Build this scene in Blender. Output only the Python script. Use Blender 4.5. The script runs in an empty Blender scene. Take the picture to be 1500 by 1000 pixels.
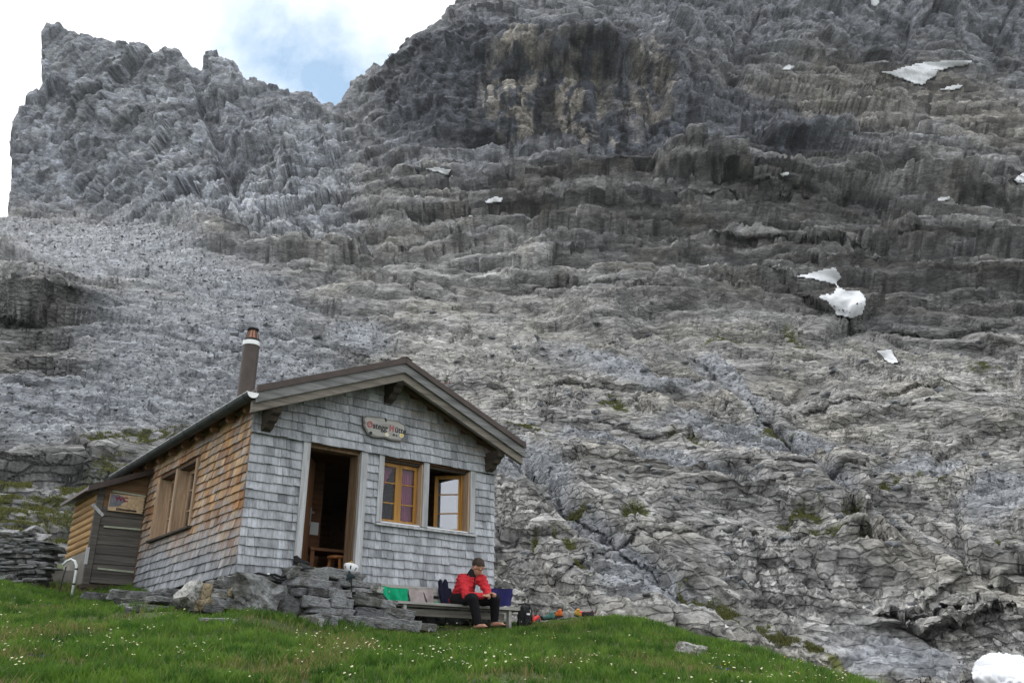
import bpy, bmesh, math, random
import numpy as np
from mathutils import Vector, Matrix
from math import radians, sin, cos, pi

# ------------------------------------------------------------------ scene, camera, sky, sun
scene = bpy.context.scene
COL = scene.collection
EYE = 1.6                                   # eye height above the grass at the photographer's feet
FPX = 1260.0                                # focal length for a 1500 px wide frame
PITCH = math.atan(498 / FPX)
cam_d = bpy.data.cameras.new('camera')
cam = bpy.data.objects.new('camera', cam_d)
COL.objects.link(cam)
cam.location = (0, 0, EYE)
cam.rotation_euler = (pi / 2 + PITCH, 0, 0)
cam_d.sensor_width = 36
cam_d.lens = 36 * FPX / 1500
cam_d.clip_start = 0.05
cam_d.clip_end = 3000
scene.camera = cam
scene.render.resolution_x, scene.render.resolution_y = 1024, 682

SUN_EL, SUN_AZ = radians(60), radians(318)   # azimuth clockwise from +Y (view direction)
w = bpy.data.worlds.new('World')
scene.world = w
w.use_nodes = True
nt = w.node_tree
nt.nodes.clear()
N = nt.nodes.new
L = nt.links.new
out = N('ShaderNodeOutputWorld')
sky = N('ShaderNodeTexSky')
sky.sky_type = 'NISHITA'
sky.sun_disc = False
sky.sun_elevation = SUN_EL
sky.sun_rotation = SUN_AZ
sky.altitude = 2300
bg1 = N('ShaderNodeBackground'); bg1.inputs[1].default_value = 0.13
skymix = N('ShaderNodeMix'); skymix.data_type = 'RGBA'; skymix.inputs[0].default_value = 0.0
skymix.blend_type = 'MULTIPLY'; skymix.inputs[0].default_value = 1.0; skymix.inputs[7].default_value = (1.05, 1.12, 0.92, 1)
L(sky.outputs[0], skymix.inputs[6]); L(skymix.outputs[2], bg1.inputs[0])
bg2 = N('ShaderNodeBackground'); bg2.inputs[0].default_value = (0.975, 0.99, 1.01, 1); bg2.inputs[1].default_value = 1.0
tc = N('ShaderNodeTexCoord')
n1 = N('ShaderNodeTexNoise'); n1.inputs['Scale'].default_value = 2.1; n1.inputs['Detail'].default_value = 9; n1.inputs['Roughness'].default_value = 0.6; n1.inputs['Distortion'].default_value = 0.35
mp = N('ShaderNodeMapping'); mp.inputs['Location'].default_value = (3.1, 1.7, 0.4)
L(tc.outputs['Generated'], mp.inputs[0]); L(mp.outputs[0], n1.inputs['Vector'])
# a rift in the cloud above the notch of the ridge
dotn = N('ShaderNodeVectorMath'); dotn.operation = 'DISTANCE'
dotn.inputs[1].default_value = (-0.190, 0.775, 0.602)
L(tc.outputs['Generated'], dotn.inputs[0])
mr = N('ShaderNodeMapRange'); mr.inputs['From Min'].default_value = 0.0; mr.inputs['From Max'].default_value = 0.30
mr.inputs['To Min'].default_value = 0.44; mr.inputs['To Max'].default_value = 0.0
L(dotn.outputs['Value'], mr.inputs['Value'])
sub = N('ShaderNodeMath'); sub.operation = 'SUBTRACT'
L(n1.outputs['Fac'], sub.inputs[0]); L(mr.outputs[0], sub.inputs[1])
rp = N('ShaderNodeMapRange'); rp.inputs['From Min'].default_value = 0.17; rp.inputs['From Max'].default_value = 0.37; rp.inputs['To Min'].default_value = 0.06
L(sub.outputs[0], rp.inputs['Value'])
mixs = N('ShaderNodeMixShader')
L(rp.outputs[0], mixs.inputs[0]); L(bg1.outputs[0], mixs.inputs[1]); L(bg2.outputs[0], mixs.inputs[2]); L(mixs.outputs[0], out.inputs[0])

sun_d = bpy.data.lights.new('sun', 'SUN')
sun_d.energy = 1.5
sun_d.angle = radians(22)
sun_d.color = (1.0, 0.97, 0.93)
sun = bpy.data.objects.new('sun', sun_d)
COL.objects.link(sun)
sdir = Vector((sin(SUN_AZ) * cos(SUN_EL), cos(SUN_AZ) * cos(SUN_EL), sin(SUN_EL)))
sun.rotation_euler = sdir.to_track_quat('Z', 'Y').to_euler()
sun.location = (-20, -20, 60)

vs = scene.view_settings
vs.view_transform = 'Standard'
vs.look = 'None'
vs.exposure = 0.72
vs.gamma = 1.0
vs.use_curve_mapping = False
cy = scene.cycles
cy.use_denoising = True
cy.denoising_prefilter = 'ACCURATE'
cy.denoising_input_passes = 'RGB_ALBEDO_NORMAL'
try:
    cy.denoiser = 'OPENIMAGEDENOISE'
except Exception:
    pass
cy.max_bounces = 8
cy.diffuse_bounces = 3
cy.transparent_max_bounces = 12
cy.use_adaptive_sampling = True
cy.adaptive_threshold = 0.01

rnd = random.Random(7)
rng = np.random.default_rng(11)

# ------------------------------------------------------------------ survey helpers
CP, SP = cos(PITCH), sin(PITCH)
def ray(x, y):
    ax, az = (x - 750) / FPX, (500 - y) / FPX
    return np.array([ax, CP - az * SP, SP + az * CP])
def at(x, y, Y):
    """world point seen at photo position x, y whose distance along the view direction on the ground is Y metres"""
    r = ray(x, y)
    p = r / r[1] * Y
    return Vector((p[0], p[1], p[2] + EYE))
HA = radians(38.6)
UX = np.array([cos(HA), sin(HA), 0.0]); VX = np.array([-sin(HA), cos(HA), 0.0])
_c = ray(345.5, 840); HC = _c / _c[1] * 11.5      # front left corner of the hut, relative to the eye
HUT = Vector((HC[0], HC[1], HC[2] + EYE))
def fl(x, y, off=0.0):
    """hut coordinates (u along the front, v behind it, z) of a photo position on the plane v = off"""
    r = ray(x, y)
    t = ((HC + VX * off) @ VX) / (r @ VX)
    p = r * t - HC
    return Vector((p @ UX, off, p[2]))
def sl(x, y, off=0.0):
    r = ray(x, y)
    t = ((HC + UX * off) @ UX) / (r @ UX)
    p = r * t - HC
    return Vector((off, p @ VX, p[2]))
def h2w(u, v, z):
    return Vector((HUT.x + u * UX[0] + v * VX[0], HUT.y + u * UX[1] + v * VX[1], HUT.z + z))

# ------------------------------------------------------------------ numpy noise
def _h(ix, iy, iz, seed):
    h = (ix.astype(np.uint32) * np.uint32(73856093)) ^ (iy.astype(np.uint32) * np.uint32(19349663)) ^ (iz.astype(np.uint32) * np.uint32(83492791)) ^ np.uint32((seed * 2654435761) & 0xffffffff)
    h ^= h >> np.uint32(13); h *= np.uint32(1274126177); h ^= h >> np.uint32(16); h *= np.uint32(2246822519); h ^= h >> np.uint32(15)
    return h
def _perlin(P, seed=0):
    P = P.astype(np.float32)
    I = np.floor(P).astype(np.int64); F = P - I
    W = F * F * F * (F * (F * 6 - 15) + 10)
    res = 0
    for dx in (0, 1):
        wx = W[:, 0] if dx else 1 - W[:, 0]
        for dy in (0, 1):
            wy = W[:, 1] if dy else 1 - W[:, 1]
            for dz in (0, 1):
                wz = W[:, 2] if dz else 1 - W[:, 2]
                h = _h(I[:, 0] + dx, I[:, 1] + dy, I[:, 2] + dz, seed)
                gx = (h & np.uint32(1023)).astype(np.float32) / 511.5 - 1
                gy = ((h >> np.uint32(10)) & np.uint32(1023)).astype(np.float32) / 511.5 - 1
                gz = ((h >> np.uint32(20)) & np.uint32(1023)).astype(np.float32) / 511.5 - 1
                res = res + wx * wy * wz * (gx * (F[:, 0] - dx) + gy * (F[:, 1] - dy) + gz * (F[:, 2] - dz))
    return res * 1.3
from concurrent.futures import ThreadPoolExecutor
POOL = ThreadPoolExecutor(4)
def perlin(P, seed=0):
    if len(P) < 40000: return _perlin(P, seed)
    return np.concatenate(list(POOL.map(lambda q: _perlin(q, seed), np.array_split(P, max(4, len(P) // 30000)))))
def vor(P, seed=0):
    if len(P) < 40000: return _vor(P, seed)
    r = list(POOL.map(lambda q: _vor(q, seed), np.array_split(P, max(4, len(P) // 30000))))
    return tuple(np.concatenate([x[i] for x in r]) for i in range(5))
def fbm(P, seed=0, octv=4, gain=0.5, lac=2.03):
    r = 0; a = 1
    for i in range(octv):
        r = r + a * perlin(P * (lac ** i) + 17.3 * i, seed + i); a *= gain
    return r
def _vor(P, seed=0):
    """nearest cell: F1, F2, random number, random vector, offset from the cell's centre"""
    P = P.astype(np.float32)
    B = np.floor(P - 0.5).astype(np.int64)
    n = len(P)
    f1 = np.full(n, 9.0, np.float32); f2 = np.full(n, 9.0, np.float32)
    hid = np.zeros(n, np.uint32); D1 = np.zeros((n, 3), np.float32)
    for dx in (0, 1):
        for dy in (0, 1):
            for dz in (0, 1):
                ix, iy, iz = B[:, 0] + dx, B[:, 1] + dy, B[:, 2] + dz
                h = _h(ix, iy, iz, seed)
                c = np.stack([(h & np.uint32(1023)), (h >> np.uint32(10)) & np.uint32(1023), (h >> np.uint32(20)) & np.uint32(1023)], 1).astype(np.float32) / 1023.0
                d = P - (np.stack([ix, iy, iz], 1) + 0.5 + (c - 0.5) * 0.85).astype(np.float32)
                dist = np.sqrt((d * d).sum(1))
                m = dist < f1
                f2 = np.where(m, f1, np.minimum(f2, dist))
                f1 = np.where(m, dist, f1)
                hid = np.where(m, h, hid)
                D1[m] = d[m]
    h2 = _h(hid, hid >> np.uint32(5), hid >> np.uint32(9), seed + 77)
    r = (h2 & np.uint32(0xffff)).astype(np.float32) / 65535.0
    T = np.stack([(h2 & np.uint32(1023)), (h2 >> np.uint32(11)) & np.uint32(1023), (h2 >> np.uint32(21)) & np.uint32(1023)], 1).astype(np.float32) / 511.5 - 1
    return f1, f2, r, T, D1
def sstep(a, b, x):
    t = np.clip((x - a) / (b - a), 0, 1)
    return t * t * (3 - 2 * t)

# ------------------------------------------------------------------ materials
def newmat(name):
    m = bpy.data.materials.new(name)
    m.use_nodes = True
    nt = m.node_tree
    b = nt.nodes['Principled BSDF']
    return m, nt, b
def ramp(nt, fac, stops):
    r = nt.nodes.new('ShaderNodeValToRGB')
    e = r.color_ramp.elements
    e[0].position, e[0].color = stops[0][0], (*stops[0][1], 1)
    e[1].position, e[1].color = stops[-1][0], (*stops[-1][1], 1)
    for p, c in stops[1:-1]:
        k = e.new(p); k.color = (*c, 1)
    nt.links.new(fac, r.inputs[0])
    return r.outputs[0]
def noise(nt, scale, detail=4, rough=0.55, stretch=(1, 1, 1), coord='pos', rot=(0, 0, 0), dist=0.0):
    if coord == 'pos':
        g = nt.nodes.new('ShaderNodeNewGeometry').outputs['Position']
    else:
        g = nt.nodes.new('ShaderNodeTexCoord').outputs['Object']
    mp = nt.nodes.new('ShaderNodeMapping')
    mp.inputs['Scale'].default_value = stretch
    mp.inputs['Rotation'].default_value = rot
    n = nt.nodes.new('ShaderNodeTexNoise')
    n.inputs['Scale'].default_value = scale
    n.inputs['Detail'].default_value = detail
    n.inputs['Roughness'].default_value = rough
    n.inputs['Distortion'].default_value = dist
    nt.links.new(g, mp.inputs[0]); nt.links.new(mp.outputs[0], n.inputs['Vector'])
    return n.outputs['Fac']
def mul(nt, a, b, fac=1.0, mode='MULTIPLY'):
    m = nt.nodes.new('ShaderNodeMix'); m.data_type = 'RGBA'; m.blend_type = mode
    if isinstance(fac, float): m.inputs[0].default_value = fac
    else: nt.links.new(fac, m.inputs[0])
    for s, v in ((m.inputs[6], a), (m.inputs[7], b)):
        if isinstance(v, tuple): s.default_value = (*v, 1) if len(v) == 3 else v
        else: nt.links.new(v, s)
    return m.outputs[2]
def bump(nt, b, h, strength, dist):
    k = nt.nodes.new('ShaderNodeBump'); k.inputs['Strength'].default_value = strength; k.inputs['Distance'].default_value = dist
    nt.links.new(h, k.inputs['Height']); nt.links.new(k.outputs[0], b.inputs['Normal'])
    return k
def simple(name, col, rough=0.6, var=0.25, scale=9.0, metal=0.0, bmp=0.15, coord='obj', spec=0.3, stretch=(1, 1, 1)):
    m, nt, b = newmat(name)
    f = noise(nt, scale, 5, 0.6, stretch, coord)
    c = ramp(nt, f, [(0.28, tuple(x * (1 - var) for x in col)), (0.72, tuple(min(1, x * (1 + var)) for x in col))])
    nt.links.new(c, b.inputs['Base Color'])
    b.inputs['Roughness'].default_value = rough
    b.inputs['Metallic'].default_value = metal
    b.inputs['Specular IOR Level'].default_value = spec
    if bmp: bump(nt, b, f, bmp, 0.02)
    return m
def attr(nt, name='Col'):
    a = nt.nodes.new('ShaderNodeAttribute'); a.attribute_name = name
    return a.outputs['Color']
def wood(name, col, dark, axis='z', rough=0.75, attrib=False, fine=60.0, streak=0.75, coord='obj'):
    """grain runs along the axis"""
    m, nt, b = newmat(name)
    st = {'x': (0.06, 1, 1), 'y': (1, 0.06, 1), 'z': (1, 1, 0.06)}[axis]
    g = noise(nt, fine, 5, 0.65, st, coord)
    g2 = noise(nt, fine * 0.22, 4, 0.6, st, coord)
    c = ramp(nt, g, [(0.3, dark), (0.66, col)])
    k = ramp(nt, g2, [(0.25, (streak * 0.6,) * 3), (0.6, (1.0,) * 3)])
    c = mul(nt, c, k)
    if attrib: c = mul(nt, c, attr(nt))
    nt.links.new(c, b.inputs['Base Color'])
    b.inputs['Roughness'].default_value = rough
    b.inputs['Specular IOR Level'].default_value = 0.2
    bump(nt, b, g, 0.35, 0.006)
    return m
def rockmat(name, col, var=0.45, scale=2.2, attrib=False, layers=True):
    m, nt, b = newmat(name)
    st = (1, 1, 3.2) if layers else (1, 1, 1)
    f1 = noise(nt, scale, 8, 0.62, st, 'pos', (0.15, -0.1, 0), 0.4)
    f2 = noise(nt, scale * 7, 6, 0.65, st, 'pos', (0.2, -0.1, 0))
    f3 = noise(nt, scale * 0.9, 6, 0.6, (1, 1, 1), 'pos')
    c = ramp(nt, f1, [(0.25, tuple(x * (1 - var) for x in col)), (0.5, col), (0.78, tuple(min(1, x * (1 + var)) for x in col))])
    k = ramp(nt, f2, [(0.30, (0.22,) * 3), (0.46, (0.85,) * 3), (0.60, (1.1,) * 3), (0.75, (1.6,) * 3)])
    c = mul(nt, c, k)
    li = ramp(nt, f3, [(0.50, (1, 1, 1)), (0.58, (0.45, 0.44, 0.40))])
    c = mul(nt, c, li)
    if attrib: c = mul(nt, c, attr(nt))
    nt.links.new(c, b.inputs['Base Color'])
    b.inputs['Roughness'].default_value = 0.85
    b.inputs['Specular IOR Level'].default_value = 0.25
    bump(nt, b, f2, 1.0, 0.05)
    return m

# ------------------------------------------------------------------ mesh helpers
def mesh_np(name, V, F, mat=None, parent=None, smooth=False, col=None):
    V = np.asarray(V, np.float32); F = np.asarray(F, np.int32)
    me = bpy.data.meshes.new(name)
    k = F.shape[1]
    me.vertices.add(len(V)); me.vertices.foreach_set('co', V.ravel())
    me.loops.add(F.size); me.loops.foreach_set('vertex_index', F.ravel())
    me.polygons.add(len(F)); me.polygons.foreach_set('loop_start', np.arange(0, F.size, k, dtype=np.int32))
    if smooth: me.polygons.foreach_set('use_smooth', np.ones(len(F), bool))
    me.update(calc_edges=True)
    if col is not None:
        a = me.color_attributes.new('Col', 'FLOAT_COLOR', 'POINT')
        c = np.ones((len(V), 4), np.float32); c[:, :np.asarray(col).shape[1]] = col
        a.data.foreach_set('color', c.ravel())
    if mat: me.materials.append(mat)
    o = bpy.data.objects.new(name, me)
    COL.objects.link(o)
    if parent: o.parent = parent
    return o
class MB:
    def __init__(s):
        s.v = []; s.f = []; s.c = []; s.cur = (1, 1, 1)
    def add(s, vs, fs, cols=None):
        b = len(s.v)
        s.v += [tuple(x) for x in vs]; s.f += [tuple(b + i for i in f) for f in fs]
        s.c += cols if cols else [s.cur] * len(vs)
        return s
    def box(s, x0, x1, y0, y1, z0, z1):
        v = [(x, y, z) for x in (x0, x1) for y in (y0, y1) for z in (z0, z1)]
        return s.add(v, [(0, 1, 3, 2), (4, 6, 7, 5), (0, 4, 5, 1), (2, 3, 7, 6), (0, 2, 6, 4), (1, 5, 7, 3)])
    def hexa(s, v):
        """eight corners: bottom loop of four, then top loop of four"""
        return s.add(v, [(3, 2, 1, 0), (4, 5, 6, 7), (0, 1, 5, 4), (1, 2, 6, 5), (2, 3, 7, 6), (3, 0, 4, 7)])
    def bar(s, p, q, w, h, up=(0, 0, 1)):
        p, q = Vector(p), Vector(q); d = (q - p).normalized(); up = Vector(up)
        r = d.cross(up).normalized() * (w / 2); t = r.cross(d).normalized() * (h / 2)
        return s.hexa([p - r - t, p + r - t, q + r - t, q - r - t, p - r + t, p + r + t, q + r + t, q - r + t])
    def prism(s, pts, d):
        """closed outline of 3d points swept by vector d"""
        n = len(pts); d = Vector(d)
        a = [Vector(p) for p in pts]; b = [p + d for p in a]
        return s.add(a + b, [tuple(range(n))[::-1], tuple(range(n, 2 * n))] + [(i, (i + 1) % n, n + (i + 1) % n, n + i) for i in range(n)])
    def tube(s, pts, rad, seg=10, caps=True, arc=None):
        pts = [Vector(p) for p in pts]
        rads = rad if isinstance(rad, (list, tuple)) else [rad] * len(pts)
        base = len(s.v); vs = []
        ref = Vector((0, 0, 1))
        for i, p in enumerate(pts):
            d = (pts[min(i + 1, len(pts) - 1)] - pts[max(i - 1, 0)]).normalized()
            if abs(d.dot(ref)) > 0.95: ref = Vector((1, 0.2, 0))
            x = d.cross(ref).normalized(); y = d.cross(x).normalized()
            for k in range(seg):
                a = 2 * pi * k / seg
                vs.append(p + (x * cos(a) + y * sin(a)) * rads[i])
        fs = []
        for i in range(len(pts) - 1):
            for k in range(seg):
                fs.append((i * seg + k, i * seg + (k + 1) % seg, (i + 1) * seg + (k + 1) % seg, (i + 1) * seg + k))
        if caps:
            fs.append(tuple(range(seg))[::-1]); fs.append(tuple((len(pts) - 1) * seg + k for k in range(seg)))
        return s.add(vs, fs)
    def lathe(s, prof, cx=0, cy=0, seg=20):
        vs = [(cx + r * cos(2 * pi * k / seg), cy + r * sin(2 * pi * k / seg), z) for r, z in prof for k in range(seg)]
        fs = [(i * seg + k, i * seg + (k + 1) % seg, (i + 1) * seg + (k + 1) % seg, (i + 1) * seg + k) for i in range(len(prof) - 1) for k in range(seg)]
        fs += [tuple(range(seg))[::-1], tuple((len(prof) - 1) * seg + k for k in range(seg))]
        return s.add(vs, fs)
    def ball(s, c, r, seg=10, rings=7, rot=None):
        c = Vector(c); r = r if isinstance(r, (tuple, list)) else (r, r, r)
        vs = []
        for i in range(rings + 1):
            a = pi * i / rings
            for k in range(seg):
                b = 2 * pi * k / seg
                p = Vector((r[0] * sin(a) * cos(b), r[1] * sin(a) * sin(b), r[2] * cos(a)))
                if rot: p = rot @ p
                vs.append(c + p)
        fs = [(i * seg + k, (i + 1) * seg + k, (i + 1) * seg + (k + 1) % seg, i * seg + (k + 1) % seg) for i in range(rings) for k in range(seg)]
        return s.add(vs, fs)
    def cap(s, p, r0, q, r1, seg=12):
        """tapered limb with round ends"""
        p, q = Vector(p), Vector(q); d = (q - p).normalized()
        pts = []; rr = []
        for k in range(4):
            a = pi / 2 * (1 - k / 3.5); pts.append(p - d * r0 * sin(a)); rr.append(max(1e-4, r0 * cos(a)))
        pts.append(p); rr.append(r0); pts.append(q); rr.append(r1)
        for k in range(1, 5):
            a = pi / 2 * min(1, k / 3.9); pts.append(q + d * r1 * sin(a)); rr.append(max(1e-4, r1 * cos(a)))
        return s.tube(pts, rr, seg)
    def build(s, name, mat=None, parent=None, smooth=False, loc=None, rotz=None, color=False):
        me = bpy.data.meshes.new(name)
        me.from_pydata([tuple(p) for p in s.v], [], s.f)
        bm = bmesh.new(); bm.from_mesh(me); bmesh.ops.recalc_face_normals(bm, faces=bm.faces)
        bm.to_mesh(me); bm.free()
        if color:
            a = me.color_attributes.new('Col', 'FLOAT_COLOR', 'POINT')
            c = np.ones((len(s.v), 4), np.float32); c[:, :3] = np.array(s.c, np.float32)
            a.data.foreach_set('color', c.ravel())
        if smooth:
            me.polygons.foreach_set('use_smooth', np.ones(len(me.polygons), bool))
        if mat: me.materials.append(mat)
        o = bpy.data.objects.new(name, me); COL.objects.link(o)
        if parent: o.parent = parent
        if loc is not None: o.location = loc
        if rotz is not None: o.rotation_euler = (0, 0, rotz)
        return o
def tag(o, label=None, cat=None, group=None, kind=None):
    if label: o['label'] = label
    if cat: o['category'] = cat
    if group: o['group'] = group
    if kind: o['kind'] = kind
    return o
def thing(name, label, cat, u=0, v=0, z=0, group=None, world=None, rotz=None):
    o = bpy.data.objects.new(name, None); COL.objects.link(o)
    o.location = world if world is not None else h2w(u, v, z)
    o.rotation_euler = (0, 0, HA if rotz is None else rotz)
    o.empty_display_size = 0.2
    return tag(o, label, cat, group)
def place(o, u=0, v=0, z=0):
    o.location = h2w(u, v, z); o.rotation_euler = (0, 0, HA); return o
def solid(o, voxel, smooth_it=4, fac=0.5):
    """weld overlapping volumes of an object into one continuous skin"""
    md = o.modifiers.new('weld', 'REMESH'); md.mode = 'VOXEL'; md.voxel_size = voxel; md.use_smooth_shade = True
    if smooth_it:
        sm = o.modifiers.new('soften', 'SMOOTH'); sm.iterations = smooth_it; sm.factor = fac
    dg = bpy.context.evaluated_depsgraph_get()
    me = bpy.data.meshes.new_from_object(o.evaluated_get(dg))
    o.modifiers.clear()
    old = o.data; o.data = me; bpy.data.meshes.remove(old)
    me.name = o.name
    return o
def hull_rock(seed, n=16, flat=1.0, boxy=0.5):
    """angular stone of unit size: corners and triangles"""
    r = random.Random(seed)
    bm = bmesh.new()
    for _ in range(n):
        p = Vector((r.gauss(0, 1), r.gauss(0, 1), r.gauss(0, 1))).normalized()
        m = max(abs(p.x), abs(p.y), abs(p.z))
        p = p * ((1 - boxy) + boxy / m) * r.uniform(0.85, 1.05)
        bm.verts.new((p.x * 0.5, p.y * 0.5, p.z * 0.5 * flat))
    g = bmesh.ops.convex_hull(bm, input=bm.verts)
    bmesh.ops.delete(bm, geom=[e for e in g['geom_interior'] if isinstance(e, bmesh.types.BMVert)], context='VERTS')
    bmesh.ops.triangulate(bm, faces=bm.faces)
    bm.verts.ensure_lookup_table(); bm.verts.index_update()
    V = np.array([v.co[:] for v in bm.verts], np.float32); F = np.array([[v.index for v in f.verts] for f in bm.faces], np.int32)
    bm.free()
    return V, F
def rough_stone(seed, dims, sub=3, amp=0.05, layer=0.5):
    """block with broken faces, layered like slate; dims in metres, centred on the origin"""
    r = random.Random(seed)
    bm = bmesh.new()
    bmesh.ops.create_cube(bm, size=1.0)
    bmesh.ops.subdivide_edges(bm, edges=bm.edges, cuts=sub, use_grid_fill=True)
    V = np.array([v.co[:] for v in bm.verts], np.float32)
    d = np.array(dims, np.float32)
    sk = [r.uniform(-0.12, 0.12) for _ in range(6)]
    W = V.copy()
    W[:, 0] += sk[0] * V[:, 2] + sk[1] * V[:, 1]
    W[:, 2] += sk[2] * V[:, 0] * 0.8 + sk[3] * V[:, 1] * 0.5
    W[:, 1] += sk[4] * V[:, 0]
    # knock the corners off
    e = np.abs(V) * 2
    cornerness = np.sort(e, 1)[:, 1]
    W *= (1 - 0.10 * sstep(0.75, 1.0, cornerness) * (0.5 + 0.8 * np.abs(perlin(V * 2.3 + seed * 3.1, seed))))[:, None]
    W *= d
    nn = V / np.maximum(1e-4, np.linalg.norm(V, axis=1))[:, None]
    q = W / max(0.12, min(d.max(), 0.5))
    n1 = fbm(q * 3 + seed * 7.7, seed, 3)
    n2 = perlin(np.stack([q[:, 0] * 1.2, q[:, 1] * 1.2, q[:, 2] * 12], 1) + seed, seed + 5)
    _f1, _f2, _r, _T, _D = vor(q * np.array([2.2, 2.2, 4.0]) + seed * 1.37, seed + 9)
    W += nn * (amp * d.min() * 2.0 * (0.55 * n1 + 0.7 * layer * n2 + 1.3 * (_T * _D).sum(1) + 0.9 * (_r - 0.5)))[:, None]
    for v, p in zip(bm.verts, W): v.co = p
    return bm
def stone_obj(name, seed, dims, mat, parent, loc, rot=(0, 0, 0), sub=3, amp=0.06, layer=0.6):
    bm = rough_stone(seed, dims, sub, amp, layer)
    me = bpy.data.meshes.new(name); bm.to_mesh(me); bm.free()
    me.materials.append(mat)
    o = bpy.data.objects.new(name, me); COL.objects.link(o)
    if parent: o.parent = parent
    o.location = loc; o.rotation_euler = rot
    return o
# ------------------------------------------------------------------ the mountain
def blur1(a, k, axis):
    ker = np.hanning(2 * k + 3)[1:-1]; ker /= ker.sum()
    pad = [(0, 0), (0, 0)]; pad[axis] = (k, k)
    b = np.pad(a, pad, mode='edge')
    return np.apply_along_axis(lambda m: np.convolve(m, ker, mode='valid'), axis, b)
def ell(px, py, cx, cy, rx, ry, ang=0.0, soft=0.45):
    a = radians(ang); dx, dy = px - cx, py - cy
    x = (dx * cos(a) + dy * sin(a)) / rx; y = (-dx * sin(a) + dy * cos(a)) / ry
    return 1 - sstep(1 - soft, 1 + soft, np.sqrt(x * x + y * y))
SKYLINE = [(-330, 300), (-150, 318), (-40, 330), (0, 322), (10, 317), (12, 300), (14, 284), (16, 262), (17, 238), (19, 222), (20, 198), (24, 177), (30, 165), (44, 142), (58, 138), (64, 130), (66, 108), (67, 84), (70, 62), (71, 44), (78, 33), (110, 42), (150, 56), (190, 62), (225, 76), (240, 64), (262, 74), (276, 88), (292, 94), (300, 80), (318, 76), (340, 82), (352, 104), (364, 122), (392, 130), (420, 128), (445, 131), (466, 146), (484, 150), (492, 161), (500, 146), (516, 122), (534, 103), (548, 94), (562, 100), (578, 78), (592, 58), (612, 46), (640, 34), (655, 22), (668, 4), (690, -6), (720, -70), (800, -150), (1000, -210), (1300, -230), (1830, -230)]
DEPTH = {
 -330: [(1000, 16), (850, 18.5), (700, 25), (600, 33), (500, 48), (440, 60), (400, 72), (330, 140), (300, 170)],
 0:    [(1000, 16.5), (850, 19.5), (750, 24), (700, 28), (600, 36), (500, 49), (455, 56), (400, 66), (330, 125), (310, 150), (140, 176), (30, 190)],
 100:  [(1000, 17), (850, 20), (750, 25), (700, 29), (600, 37), (500, 50), (455, 58), (400, 70), (330, 140), (318, 160), (200, 178), (100, 186), (30, 195)],
 300:  [(1000, 18), (900, 22), (800, 26), (700, 33), (600, 42), (500, 55), (400, 80), (330, 112), (290, 132), (200, 152), (100, 168), (60, 176)],
 500:  [(1000, 20), (900, 24), (800, 30), (700, 37), (600, 46), (500, 60), (400, 85), (300, 115), (240, 135), (160, 160), (100, 180)],
 700:  [(1100, 20), (1000, 22), (900, 26), (800, 31), (700, 37), (600, 47), (500, 62), (400, 80), (300, 105), (250, 117), (220, 128), (130, 134), (60, 140), (0, 165), (-230, 215)],
 900:  [(1100, 21), (1000, 23.5), (900, 27), (800, 32), (700, 38.5), (600, 48), (500, 62), (400, 80), (300, 103), (255, 113), (240, 120), (100, 128), (60, 138), (0, 160), (-230, 210)],
 1100: [(1100, 22), (1000, 25), (900, 29), (800, 34), (700, 41), (600, 50), (500, 64), (400, 82), (300, 99), (260, 105), (200, 114), (150, 138), (110, 155), (0, 175), (-230, 205)],
 1300: [(1100, 22), (1000, 26), (900, 30), (800, 35), (700, 42), (600, 52), (500, 66), (400, 82), (300, 102), (200, 130), (130, 165), (95, 172), (0, 180), (-230, 200)],
 1500: [(1100, 21), (1000, 24), (900, 28), (800, 33), (700, 41), (600, 51), (500, 64), (400, 80), (300, 100), (200, 128), (130, 165), (95, 172), (0, 178), (-230, 198)],
 1830: [(1100, 20), (1000, 22), (900, 26), (800, 31), (700, 39), (600, 49), (500, 61), (400, 77), (300, 96), (200, 124), (130, 160), (95, 168), (0, 174), (-230, 194)]}
colx = np.concatenate([np.arange(-330, -24, 7.0), np.arange(-22, 1524, 1.9), np.arange(1528, 1830, 7.0)])
NR = 800
NC = len(colx)
sx = np.array([p[0] for p in SKYLINE], float); sy = np.array([p[1] for p in SKYLINE], float)
top = np.interp(colx, sx, sy)
base = np.interp(colx, [-330, 300, 600, 800, 1000, 1830], [960, 960, 960, 1010, 1085, 1090])
t = np.linspace(0, 1, NR)[:, None]
T0, T1 = 0.58, 0.94
PYR = np.where(t < T0, base[None] + (345 - base)[None] * (t / T0), np.where(t < T1, 345 + (-20 - 345) * ((t - T0) / (T1 - T0)), -20 - 215 * (t - T1) / (1 - T1)))
PY = np.maximum(PYR, top[None])
OVER = np.maximum(0, top[None] - PYR).ravel()
PX = np.repeat(colx[None], NR, 0)
cxs = sorted(DEPTH)
pyg = np.arange(-240, 1101, 6.0)
tab = np.stack([np.log(np.interp(pyg, [a for a, b in DEPTH[c]][::-1], [b for a, b in DEPTH[c]][::-1])) for c in cxs])
tab = blur1(tab, 2, 1)
rpx = np.arange(-360, 1865, 4.0)
fine = blur1(np.stack([np.interp(rpx, cxs, tab[:, j]) for j in range(len(pyg))], 1), 12, 0)
def depthf(X, Y):
    jj = np.clip((Y - pyg[0]) / 6.0, 0, len(pyg) - 1.001); j0 = jj.astype(int); fr = jj - j0
    ii = np.clip((X - rpx[0]) / 4.0, 0, len(rpx) - 1.001); i0 = ii.astype(int); fx = ii - i0
    return np.exp((fine[i0, j0] * (1 - fr) + fine[i0, j0 + 1] * fr) * (1 - fx) + (fine[i0 + 1, j0] * (1 - fr) + fine[i0 + 1, j0 + 1] * fr) * fx)
YD = depthf(PX, PY)
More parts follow.
